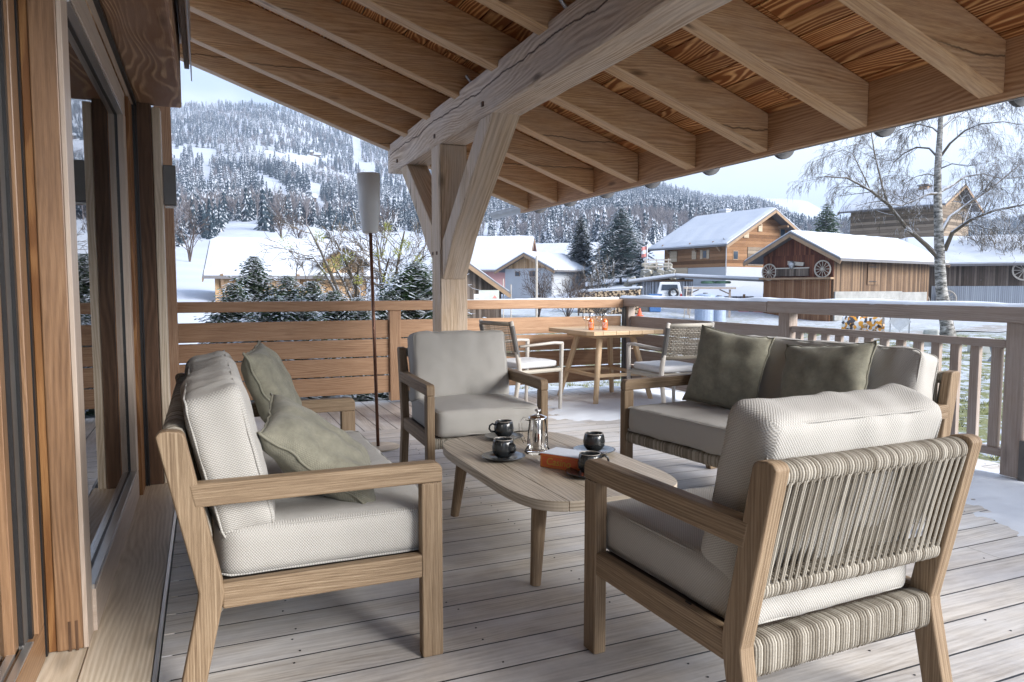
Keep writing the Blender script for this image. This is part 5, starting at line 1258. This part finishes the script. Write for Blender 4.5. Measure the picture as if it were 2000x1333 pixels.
house('village_house', 'gabled house with golden boards above a white ground floor', 1031, 70, zz(578, 66), 5.4, 6.4, zz(523, 66), zz(495, 66), -34, 'plaster', 'y', .75, anchor=(-.0, -1), snowh=.2, gmat='wgoldv', wins=(('f', .55, 2.05, .7, .55, ''), ('f', -1.2, 2.05, .6, .45, '')))
house('village_house', 'low snowy roofed house behind the gabled one', 1075, 92, 2.0, 10, 8, zz(500, 88), zz(478, 90), -14, 'plaster', 'x', .8, snowh=.3)
house('grey_barn', 'small weathered plank barn with its gable right of the timber post', 903, 40, -1.5, 4.3, 6, zz(566, 38), zz(509, 38), 4, 'wgrey', 'y', .45, 'barn', snowh=.05, wins=(('f', 1.0, 2.2, .3, .3, ''),))
# large chalet on the right of the valley
D = 62.4
hF = house('chalet', 'large log chalet with snowy roof and pale shutters above the sheds', 1417, 65, zz(540, D), 9.4, 7.8, zz(470, D), zz(420, D+4), 46, 'wgold', 'y', 1.15, 'chalet', anchor=(-1, -1), plinth=zz(522, D)-zz(540, D), snowh=.2,
      wins=(('l', 2.6-1.2, 1.95, .5, .75, 's'), ('l', -.1-1.2+1.4, 1.95, .5, .75, 'c'), ('l', -2.6, 1.9, .9, .95, 'c'), ('f', -2.4, 3.75, .55, .8, 'c'), ('f', -.7, 4.25, .45, .6, 'c'), ('f', 2.2, 3.7, .7, 1.3, ''), ('f', -3.6, 1.8, .6, .8, '')))
MB().box((-1.2, -3.93, 1.75), (1.9, .05, 1.6), g=0).build('grey_panel', M['wgreyh'], hF)
for yy in (-3.2, -.4, 3.2): strut(MB(), (-4.72, yy, zz(490, D)-zz(540, D)), (-5.6, yy, zz(470, D)-zz(540, D)-.15), .14, .14, Vector((0, 1, 0))).build('brace', M['trimwood'], hF)
for xx in (-1.7, 1.7): MB().box((xx, -4.4, (zz(420, D+4)-zz(540, D))-abs(xx)*.53-.35), (.18, 1.1, .2)).build('purlin', M['trimwood'], hF)
MB().tube([(-4.75, -3.95, .2), (-4.75, -3.95, zz(474, D)-zz(540, D)), (-5.5, -4.3, zz(468, D)-zz(540, D))], .05, 6).build('downpipe', M['zinc'], hF)
MB().box((-4.75, 1.9, .45), (.08, 2.4, .75), g=2).build('cellar_door', M['shutter'], hF)
ch_ = MB().box((.9, 1.8, zz(415, 68)-zz(540, D)), (.6, .9, .5)).build('chimney', M['plaster'], hF); MB().box((.9, 1.8, zz(415, 68)-zz(540, D)+.33), (.75, 1.05, .14)).build('cap_snow', M['snow'], ch_)
# barn with red gable
D = 45
bG = house('barn', 'red gabled barn with wagon wheels and a tawny plank side', 1628, D/cos(px2az(1628)-YAW), -1.7, 5.0, 12.5, zz(497, D), zz(456, D), -30, 'worange', 'y', .95, 'barn', anchor=(1, -1), snowh=.14, gmat='wred')
M['tank2'] = plain('grey_render', (.26, .26, .25), .9, 0, .25, 1.5)
Hh = lambda py: zz(py, D)+1.7
MB().box((0, -6.28, (Hh(545)+Hh(497))/2), (5.0, .06, Hh(497)-Hh(545)), g=2).build('red_cladding', M['wred'], bG)
MB().box((0, -6.33, (Hh(545)+Hh(655))/2), (4.7, .1, Hh(545)-Hh(655)), g=2).build('barn_door', M['worangel'], bG)
MB().box((0, -6.5, Hh(544)), (5.1, .4, .12), g=0).build('ledge', M['trimwood'], bG)
MB().box((-.25, -6.45, Hh(531)), (2.3, .08, .5), g=2).build('hay_rack', M['wgrey'], bG); MB().box((-.25, -6.5, Hh(526)+.1), (2.45, .06, .07), g=0).build('rack_rail', M['wheel'], bG)
MB().prism([(-.6, Hh(508)), (.55, Hh(512)), (.5, Hh(519)), (-.6, Hh(516))], -6.45, -6.36, axes=(0, 2, 1)).build('wooden_sign', M['wheel'], bG)
MB().lathe([(0, -.25), (.13, -.2), (.2, 0), (.22, .12), (.1, .25), (0, .27)], (-.25, -6.5, Hh(517)), 10).build('carved_mask', M['zinc'], bG, smooth=True)
mb = MB(); mb.box((2.56, -2.0, Hh(570)-.9), (.08, 8.4, 1.8), g=2); mb.box((2.58, 3.8, Hh(572)-.9), (.05, 4, 1.8)); mb.build('lower_wall', M['tank2'], bG)
MB().box((2.55, -1.6, Hh(535)), (.05, 1.5, 1.35), g=2).build('hatch', M['worange'], bG)
for zc in (Hh(520), Hh(550)): MB().box((2.585, -1.75, zc), (.03, .9, .05)).build('hinge', M['black'], bG)
def wheel(label, loc, rz_, r=.5, parent=None):
    t = thing('wagon_wheel', label, 'wheel', loc, rz_, 'old wagon wheels'); mb = MB()
    mb.tube([(r*cos(a), 0, r*sin(a)) for a in np.linspace(0, 2*pi, 33)], r*.09, 6, cap=False); mb.build('rim', M['wheel'], t)
    MB().tube([(0, -.09, 0), (0, .09, 0)], r*.18, 10).build('hub', M['wheel'], t)
    mb = MB()
    for k in range(12): a = 2*pi*k/12; mb.tube([(r*.1*cos(a), 0, r*.1*sin(a)), (r*.95*cos(a), 0, r*.95*sin(a))], r*.04, 4)
    mb.build('spokes', M['wheel'], t); return t
bM_ = Matrix.Translation(bG.location) @ Matrix.Rotation(bG.rotation_euler.z, 4, 'Z')
for xl, py, lb in ((-1.95, 530, 'wagon wheel hung on the left of the red gable'), (1.85, 526, 'wagon wheel hung on the right of the red gable')):
    wheel(lb, bM_ @ Vector((xl, -6.45, Hh(py))), bG.rotation_euler.z, .52)
D2 = 52
bH = house('barn', 'long dark plank barn under snow behind the birch trunk', 1950, D2/cos(px2az(1950)-YAW), -1.9, 11, 9, zz(513, D2), zz(470, D2+4), 8, 'wgrey', 'x', .7, 'barn', snowh=.2)
MB().box((.6, -4.56, zz(566, D2)+1.9-.6), (9.5, .06, 1.7), g=2).build('corrugated_base', planks('corrugated_sheet', 1, .12, [(.24, .26, .30), (.33, .36, .40)], .08, .4), bH)
bM2 = Matrix.Translation(bH.location) @ Matrix.Rotation(bH.rotation_euler.z, 4, 'Z')
wheel('large wagon wheel high on the dark barn wall at the right edge', bM2 @ Vector((1.45, -4.7, zz(529, D2)+1.9)), bH.rotation_euler.z, .68)
wheel('wagon wheel leaning low beside the birch trunk', bM2 @ Vector((-3.2, -4.75, zz(585, D2)+1.9)), bH.rotation_euler.z, .62)
wheel('wagon wheel leaning low left of the birch trunk', bM2 @ Vector((-4.9, -4.75, zz(590, D2)+1.9)), bH.rotation_euler.z, .62)
D3 = 74
hH = house('wooden_house', 'dark log house with chimney rising behind the barn roof', 1738, D3/cos(px2az(1738)-YAW), 2.0, 8.6, 7.5, zz(405, D3), zz(378, D3+3), -24, 'wgreyh', 'x', .95, 'house', snowh=.12)
ck = MB().box((1.6, -.4, zz(372, D3)-2.0), (.8, .8, 1.1)).build('chimney', M['trimwood'], hH); MB().box((1.6, -.4, zz(364, D3)-2.0), (1.1, 1.1, .12)).build('chimney_cap', M['roofdark'], ck)
# far chalets dotted on the slopes
for i, (px, py, d_) in enumerate(((606, 304, 1000), (622, 306, 1010), (607, 394, 560), (765, 400, 520), (775, 404, 500), (1085, 398, 900), (1120, 402, 900), (606, 470, 150), (352, 289, 1050))):
    g = gpt(px, d_); w__ = 11 if d_ > 200 else 4.5
    house('hillside_chalet', ['small chalet high in the clearing, left of its neighbour', 'small chalet high in the clearing, right of its neighbour', 'chalet half way down the clearing', 'chalet among trees right of the lamp shade', 'lower chalet right of the lamp shade', 'far chalet on the wooded slope above the village', 'far chalet right of the other above the village', 'small dark hut on the snowfield behind the left chalet', 'far chalet at the left edge of the slope'][i],
          px, d_, g.z, w__, w__*.7, g.z+w__*.28, g.z+w__*.5, 15*((i % 3)-1), 'wgrey', 'x', w__*.1, 'chalet', snowh=w__*.06, group='chalets dotted on the far slopes')
# ------------------------------------------------------------------ woodpile, sheds, fences
def fobj(name, label, cat, px, dist, z, th=0, group=None): p = pd(px, 562, dist); return thing(name, label, cat, (p.x, p.y, z), -px2az(px)+R(th), group)
def logmat():
    m, nt, p, o = newmat('stacked_log_ends'); t = N(nt, 'ShaderNodeTexCoord').outputs['Object']; v = N(nt, 'ShaderNodeTexVoronoi'); v.inputs['Scale'].default_value = 7; L(nt, vmul(nt, t, (1, .2, 1)), v.inputs['Vector'])
    c = ramp(nt, v.outputs['Distance'], [(.3, (.50, .38, .25)), (.5, (.30, .21, .13)), (.62, (.03, .02, .015))]); L(nt, c, p.inputs['Base Color']); p.inputs['Roughness'].default_value = .9; bump(nt, p, v.outputs['Distance'], -.8, .05); return m
M['logs'] = logmat()
D4 = 46; sc = D4/F
wp = fobj('woodpile', 'long stack of split firewood under snow below the small bare tree', 'woodpile', 1190, 48, -1.3, -8)
mb = MB(); mb.prism([(-2.0, 0), (2.0, 0), (2.0, zz(566, D4)+1.3), (-2.0, zz(572, D4)+1.3)], -.5, .5, axes=(0, 2, 1)); mb.build('split_logs', M['logs'], wp)
mb = MB(); strut(mb, (-2.15, 0, zz(571, D4)+1.36), (2.1, 0, zz(564, D4)+1.38), 1.1, .14, Vector((0, 1, 0))); mb.build('snow_cover', M['snow'], wp, bevel=.05)
D5 = 50
sh = fobj('shed', 'low blue-grey shed with cut-out boards under a snowy flat roof', 'shed', 1302, 52.5, -1.4, -4)
w2 = (1350-1250)*D5/F/2
mb = MB(); nbd_ = 15
for k in range(nbd_):
    xa = -w2+k*2*w2/nbd_; mb.box((xa+w2/nbd_, 0, (zz(549, D5)+1.4)/2), (2*w2/nbd_*.78, .05, zz(549, D5)+1.4), g=2)
mb.build('cut_out_boards', M['wblue'], sh)
MB().box((0, .25, (zz(549, D5)+1.4)/2), (2*w2, .05, zz(549, D5)+1.4)).build('back_wall', M['roofdark'], sh)
MB().box((0, -.04, zz(548, D5)+1.4), (2*w2+.1, .1, .16), g=0).build('beam', M['worange'], sh)
mb = MB(); strut(mb, (-w2-.9, .6, zz(553, D5)+1.4), (.6, .6, zz(541, D5)+1.4), 2.2, .09, Vector((0, 1, 0))); strut(mb, (.6, .6, zz(541, D5)+1.4), (w2+5.0, .6, zz(550, D5)+1.4), 2.2, .09, Vector((0, 1, 0))); o = mb.build('roof', M['roofdark'], sh)
mb = MB(); strut(mb, (-w2-.9, .6, zz(553, D5)+1.54), (.6, .6, zz(541, D5)+1.54), 2.1, .2, Vector((0, 1, 0))); strut(mb, (.6, .6, zz(541, D5)+1.54), (w2+4.95, .6, zz(550, D5)+1.54), 2.1, .2, Vector((0, 1, 0))); mb.build('roof_snow', M['snow'], o, bevel=.06)
for px_ in (1375, 1450, 1487): MB().box(((px_-1302)*D5/F, -.1, 1.0), (.16, .16, 2.3), g=2).build('post', M['worange'], sh)
MB().box(((1410-1302)*D5/F, 1.4, .9), (4.2, .05, 2.2), g=2).build('back_boards', M['wblue'], sh)
for px_ in (1383, 1410): MB().lathe([(0, .14), (.5, .12), (.55, 0), (.5, -.05), (0, -.05)], ((px_-1302)*D5/F, .1, zz(553, D5)+1.4), 16).build('green_tub', plain('green_plastic', (.10, .20, .12), .4), sh)
D6 = 47
cn = fobj('canopy', 'small grey pent roof on posts in front of the open shed', 'canopy', 1385, 49, -1.4, 2)
w3 = 98*D6/F/2
strut(MB(), (-w3, 0, zz(563, D6)+1.4), (w3, 0, zz(563.5, D6)+1.4), 1.6, .12, Vector((0, 1, 0))).build('roof', M['railgrey'], cn)
strut(MB(), (-w3, 0, zz(561.5, D6)+1.42), (w3, 0, zz(562, D6)+1.42), 1.5, .06, Vector((0, 1, 0))).build('roof_snow', M['snow'], cn)
for s in (-1, 1): MB().box((s*w3*.8, 0, (zz(566, D6)+1.4)/2), (.13, .13, zz(566, D6)+1.4), g=2).build('post', M['railgrey'], cn); strut(MB(), (s*w3*.8, 0, zz(575, D6)+1.4), (s*w3*.4, 0, zz(566, D6)+1.4), .08, .08, Vector((0, 1, 0))).build('brace', M['railgrey'], cn)
M['redpaint'] = plain('red_lacquer', (.50, .015, .012), .25)
rd_ = fobj('tractor', 'bright red parked vehicle front under the shed roof beside the barn', 'vehicle', 1468, 52, -1.5, 0)
MB().prism([(-.8, .5), (.8, .5), (.85, 1.5), (.6, 1.95), (-.6, 1.95), (-.85, 1.5)], -.1, 1.4, axes=(0, 2, 1)).build('body', M['redpaint'], rd_, bevel=.06)
MB().box((0, -.13, 1.0), (.25, .06, .7)).build('grille', M['black'], rd_)
for s in (-1, 1): MB().lathe([(0, .12), (.3, .12), (.42, 0), (.42, -.1), (0, -.1)], (0, 0, 0), 16).build('wheel', M['black'], rd_).matrix_local = Matrix.Translation((s*.85, .3, .42)) @ Matrix.Rotation(pi/2, 4, 'Y')
# flag
fg = fobj('flagpole', 'thin pole with a faded red and white flag beside the spruce', 'flag', 1263, 60, 1.0)
MB().tube([(0, 0, 0), (0, 0, zz(478, 59)-1.0)], .04, 6).build('pole', M['zinc'], fg)
M['fred'] = plain('faded_red', (.60, .22, .20), .8)
zf = zz(482, 59)-1.0
for k, mt in enumerate(('fred', 'white', 'fred')): MB().grid(lambda u, v: (-.02-.42*u, .04*sin(u*6+k), zf-.28*k-.28*v-.1*u), 6, 2).build('flag_stripe', M[mt], fg)
# terraced bank with rails
M['rock'] = snowtop('snowy_rock', (.20, .19, .16), (.32, .30, .25), .62, .25, 1.6, bias=.4)
for i, (pxa, pxb, py, dist) in enumerate(((1255, 1312, 515, 58), (1262, 1312, 528, 56), (1225, 1330, 545, 53))):
    t = fobj('dry_stone_wall', ['upper snowy stone terrace wall left of the log chalet', 'middle stone terrace wall below the rail fence', 'lowest stone terrace wall above the shed roof'][i], 'wall', (pxa+pxb)/2, dist, zz(py, dist*.985)-1.6, 0, 'stone terrace walls')
    mb = MB(); wd = (pxb-pxa)*dist/F; rgw = random.Random(i)
    for k in range(46):
        s_ = rgw.uniform(.2, .5); mb.box((rgw.uniform(-wd/2, wd/2), rgw.uniform(-.2, .3), rgw.uniform(0, 1.5)), (s_*1.4, s_, s_*.8), Matrix.Rotation(rgw.uniform(-.5, .5), 3, 'Y') @ Matrix.Rotation(rgw.uniform(-.6, .6), 3, 'Z'))
    mb.build('stones', M['rock'], t, bevel=.06)
fn_ = fobj('rail_fence', 'pale post and rail fence on the terrace left of the log chalet', 'fence', 1284, 57, zz(524, 56), 0)
for z_ in (0.1, .35, .6): MB().box((0, 0, z_), (2.0, .05, .09), g=0).build('rail', M['wheel'], fn_)
for xx in (-.95, -.1, .8): MB().box((xx, .03, .3), (.09, .08, .8), g=2).build('post', M['wheel'], fn_)
# signs by the lane
sg = fobj('notice_board', 'beige notice board with a small warning triangle by the lane', 'board', 955, 33, -1.0, 0)
MB().box((0, 0, zz(577, 33)+1.0), (.92, .05, .45)).build('panel', plain('beige_panel', (.50, .52, .46), .6), sg)
for xx in (-.4, .4): MB().box((xx, .04, .3), (.06, .05, 1.0)).build('post', M['zinc'], sg)
mb = MB(); mb.prism([(.16, zz(583, 33)+1.0), (.36, zz(583, 33)+1.0), (.26, zz(577, 33)+1.0)], -.035, -.028, axes=(0, 2, 1)); mb.build('warning_triangle', M['fred'], sg)
s2 = fobj('small_sign', 'small white sign with dark lines left of the beige notice board', 'sign', 935, 32, -1.0, 0)
MB().box((0, 0, zz(581, 32)+1.0), (.42, .04, .27)).build('panel', M['white'], s2); MB().box((0, .03, .2), (.05, .04, .9)).build('post', M['zinc'], s2)
for dz in (-.06, .05): MB().box((-.06, -.024, zz(581, 32)+1.0+dz), (.2, .006, .02)).build('printed_line', M['darkmetal'], s2)
for i, (px_, py_) in enumerate(((983, 545), (1048, 500), (998, 556))):
    u = fobj('utility_pole', ['thin pole by the lane right of the notice board', 'tall wooden pole in front of the gabled house', 'short pole right of the notice board'][i], 'pole', px_, 40, -1.2); MB().tube([(0, 0, 0), (0, 0, zz(py_, 39.5)+1.2)], .035 if i != 1 else .07, 6).build('pole_shaft', M['wheel'], u)
# ------------------------------------------------------------------ yard things seen under the top rail
D7 = 50; gz = lambda px, d_: gpt(px, d_).z
cr_ = fobj('parked_car', 'white off-road car seen from behind with its spare wheel on the door', 'car', 1308, 52, gz(1308, 52), 4)
body = MB().prism([(-.82, .38), (.82, .38), (.86, .9), (.80, 1.1), (.68, 1.68), (-.68, 1.68), (-.80, 1.1), (-.86, .9)], -.0, 4.0, axes=(0, 2, 1)).build('body', plain('white_car_paint', (.70, .72, .74), .25, 0, .03), cr_, bevel=.07, seg=3)
MB().prism([(-.58, 1.1), (.58, 1.1), (.52, 1.5), (-.52, 1.5)], -.03, -.0, axes=(0, 2, 1)).build('rear_window', M['winglass'], cr_)
def disc(nm, par, loc, prof, mt): o = MB().lathe(prof, (0, 0, 0), 28).build(nm, M[mt], par, smooth=False); o.matrix_local = Matrix.Translation(loc) @ Matrix.Rotation(pi/2, 4, 'X'); return o
sw = disc('spare_wheel', cr_, (.26, -.02, .92), [(.20, .22), (.28, .24), (.36, .18), (.36, 0), (0, 0)], 'black'); MB().lathe([(0, .21), (.16, .22), (.20, .235), (.22, .2)], (0, 0, 0), 24).build('rim', M['steel'], sw)
for s in (-1, 1): MB().box((s*.78, -.03, .72), (.10, .05, .28)).build('tail_light', M['redpaint'], cr_); disc('wheel', cr_, (0, 0, 0), [(0, .1), (.2, .12), (.34, .1), (.34, -.1), (0, -.1)], 'black').matrix_local = Matrix.Translation((s*.74, .7, .34)) @ Matrix.Rotation(pi/2, 4, 'Y')
MB().box((0, -.06, .45), (1.6, .12, .16)).build('bumper', M['darkmetal'], cr_, bevel=.02); MB().box((-.38, -.05, .78), (.5, .03, .14)).build('number_plate', M['white'], cr_)
M['bluetarp'] = plain('blue_plastic', (.05, .14, .34), .45)
for i, (px_, w_, h_, col, lb) in enumerate(((1252, .7, .75, 'bluetarp', 'blue plastic bin under the corner of the railing'), (1262, 1.1, 1.0, 'darkmetal', 'dark covered crate between the blue bins'), (1279, .75, 1.1, 'bluetarp', 'blue plastic bin next to the white car'))):
    t = fobj('storage_bin', lb, 'bin', px_, 49, gz(px_, 49), 5*i, 'bins beside the parked car'); MB().box((0, 0, h_/2), (w_, .6, h_), taper=1.12).build('bin_body', M[col], t, bevel=.04); MB().box((0, 0, h_+.04), (w_*1.15, .7, .08)).build('lid', M[col], t, bevel=.02)
t = fobj('traffic_cone', 'small orange cone beside the blue bins', 'cone', 1250, 46.5, gz(1250, 46.5)); MB().lathe([(0, .5), (.04, .5), (.16, .04), (.25, .04), (.25, 0), (0, 0)], seg=12).build('cone_body', plain('orange_plastic', (.65, .10, .03), .5), t)
M['tank'] = plain('blue_grey_tank', (.26, .32, .43), .4)
for i, (px_, r_, h_, lb) in enumerate(((1378, .62, 1.6, 'wide blue-grey water tank under the pent roof'), (1405, .42, 1.5, 'slim blue-grey barrel right of the wide tank'))):
    t = fobj('water_tank', lb, 'tank', px_, 46, gz(px_, 46)); MB().lathe([(0, 0), (r_, 0), (r_, .5), (r_*1.02, .52), (r_, .54), (r_, h_), (r_*.6, h_+.1), (0, h_+.1)], seg=24).build('tank_body', M['tank'], t, smooth=False); MB().lathe([(0, 0), (.15, 0), (.15, .06), (0, .06)], (0, 0, h_+.1), 14).build('cap', M['darkmetal'], t)
t = fobj('ladder', 'pale wooden ladder leaning between the car and the tank', 'ladder', 1342, 47, gz(1342, 47), 10)
for s in (-1, 1): strut(MB(), (s*.17, 0, 0), (s*.17+.25, .4, 2.0), .06, .04).build('rail', M['wheel'], t)
for k in range(6): MB().box((.04*k, .06+.065*k, .2+.3*k), (.34, .04, .04)).build('rung', M['wheel'], t)
def leafcloth():
    m, nt, p, o = newmat('patterned_tarp'); t = N(nt, 'ShaderNodeTexCoord').outputs['Object']; v = N(nt, 'ShaderNodeTexVoronoi'); v.inputs['Scale'].default_value = 11; L(nt, vmul(nt, t, (1, .3, .7)), v.inputs['Vector']); s = N(nt, 'ShaderNodeSeparateColor'); L(nt, v.outputs['Color'], s.inputs[0])
    r = N(nt, 'ShaderNodeValToRGB'); r.color_ramp.interpolation = 'CONSTANT'; e = r.color_ramp.elements; e[0].color = (.62, .28, .02, 1); e[1].position = .32; e[1].color = (.6, .6, .58, 1)
    for q, c in ((.6, (.05, .045, .05, 1)), (.78, (.7, .7, .72, 1)), (.92, (.5, .2, .02, 1))): x = e.new(q); x.color = c
    L(nt, s.outputs[0], r.inputs[0]); L(nt, r.outputs[0], p.inputs['Base Color']); p.inputs['Roughness'].default_value = .6; return m
t = fobj('covered_stack', 'log stack under a yellow, white and black patterned tarp by the barn', 'stack', 1688, 36, gz(1688, 36)-.1, -10)
w4 = 66*35/F/2
def tf(u, v): a = pi*v; return (-w4+2*w4*u, -.4*cos(a)-.02*sin(u*9), max(0, .98*sin(a)**.4)*(1+.04*sin(u*7)))
MB().grid(tf, 20, 12).build('tarp', leafcloth(), t, smooth=True)
mb = MB(); [mb.tube([(x_, -.5, .15+.2*(k % 3)), (x_, .5, .15+.2*(k % 3))], .08, 8) for k, x_ in enumerate(np.linspace(-w4*.9, w4*.9, 9))]; mb.build('logs', M['logs'], t)
t = fobj('white_sheet', 'white diamond shaped sheet hanging on a rack near the barn', 'sheet', 1760, 34, gz(1760, 34), 0)
MB().grid(lambda u, v: ((u-v)*.42, .05*sin(u*5)-.1+.1*v, 1.02-(u+v)*.42), 8, 8).build('sheet_cloth', M['white'], t, smooth=True)
for s in (-1, 1): MB().box((s*.35, .12, .5), (.05, .05, 1.1)).build('rack_post', M['zinc'], t)
MB().box((0, .12, 1.04), (.9, .05, .05)).build('rack_bar', M['zinc'], t)
t = fobj('carved_stone', 'rounded grey carved stone at the foot of the birch', 'stone', 1822, 27, gz(1822, 27)-.05)
o = weld(softbox(.45, .25, .62, 8, 6, 8, seed=3, amp=.03).build('stone_body', plain('rough_stone', (.33, .34, .32), .9, 0, .3, 6, bmp=.6), t, smooth=True)); o.location = (0, 0, .3)
t = fobj('stone_trough', 'small pale stone planter on the lawn right of the birch', 'planter', 1918, 24.5, gz(1918, 24.5), 12)
MB().box((0, 0, .2), (.5, .4, .42), taper=1.08).build('trough_body', plain('pale_stone', (.50, .50, .47), .8, 0, .1, 8), t, bevel=.02); MB().box((0, 0, .42), (.5, .4, .04)).build('snow_fill', M['snow'], t, bevel=.01)
t = fobj('garden_bench', 'low stone bench on curved legs at the right of the lawn', 'bench', 1972, 22, gz(1972, 22), 8)
MB().box((0, 0, .42), (.9, .34, .07)).build('seat', M['plaster'], t, bevel=.02)
for s in (-1, 1): MB().tube([(s*.32, 0, 0), (s*.27, 0, .15), (s*.3, 0, .4)], [.08, .045, .07], 8).build('leg', M['plaster'], t, smooth=True)
t = fobj('lamp_stand', 'thin metal garden fence panel seen below the back railing', 'fence', 745, 10.6, gz(745, 10.6), 0)
for k in range(14): MB().box((-.9+.14*k, 0, .35), (.012, .012, .7)).build('bar', M['darkmetal'], t)
for z_ in (.1, .66): MB().box((0, 0, z_), (1.95, .014, .02)).build('rail', M['darkmetal'], t)
t['category'] = 'fence'; t.name = 'metal_fence'
# trampled path across the lawn
mb = MB()
def pth(u, v): 
    p = Vector((7+u*34, 10+u*16+3*sin(u*3), 0)); q = Vector((.5, -1, 0)).normalized()*(v-.5)*2.2; p = p+q; p.z = hgt(p.x, p.y)+.05; return p
mb.grid(pth, 60, 3); st(mb.build('path', snowmat('path_gravel', ((.18, .16, .14), (.30, .28, .26), (.42, .41, .40)), (.42, .5), 1.2), None, smooth=True))
# ------------------------------------------------------------------ mountain air
hz = bpy.data.materials.new('mountain_air'); hz.use_nodes = True; nt = hz.node_tree; nt.nodes.clear(); o = N(nt, 'ShaderNodeOutputMaterial'); v = N(nt, 'ShaderNodeVolumePrincipled')
v.inputs['Color'].default_value = (.62, .76, 1, 1); v.inputs['Density'].default_value = HAZE; v.inputs['Anisotropy'].default_value = .2; L(nt, v.outputs[0], o.inputs['Volume'])
mb = MB(); mb.box((1600, 1700, 260), (7600, 7600, 740)); o = mb.build('haze', hz); st(o, 'stuff')
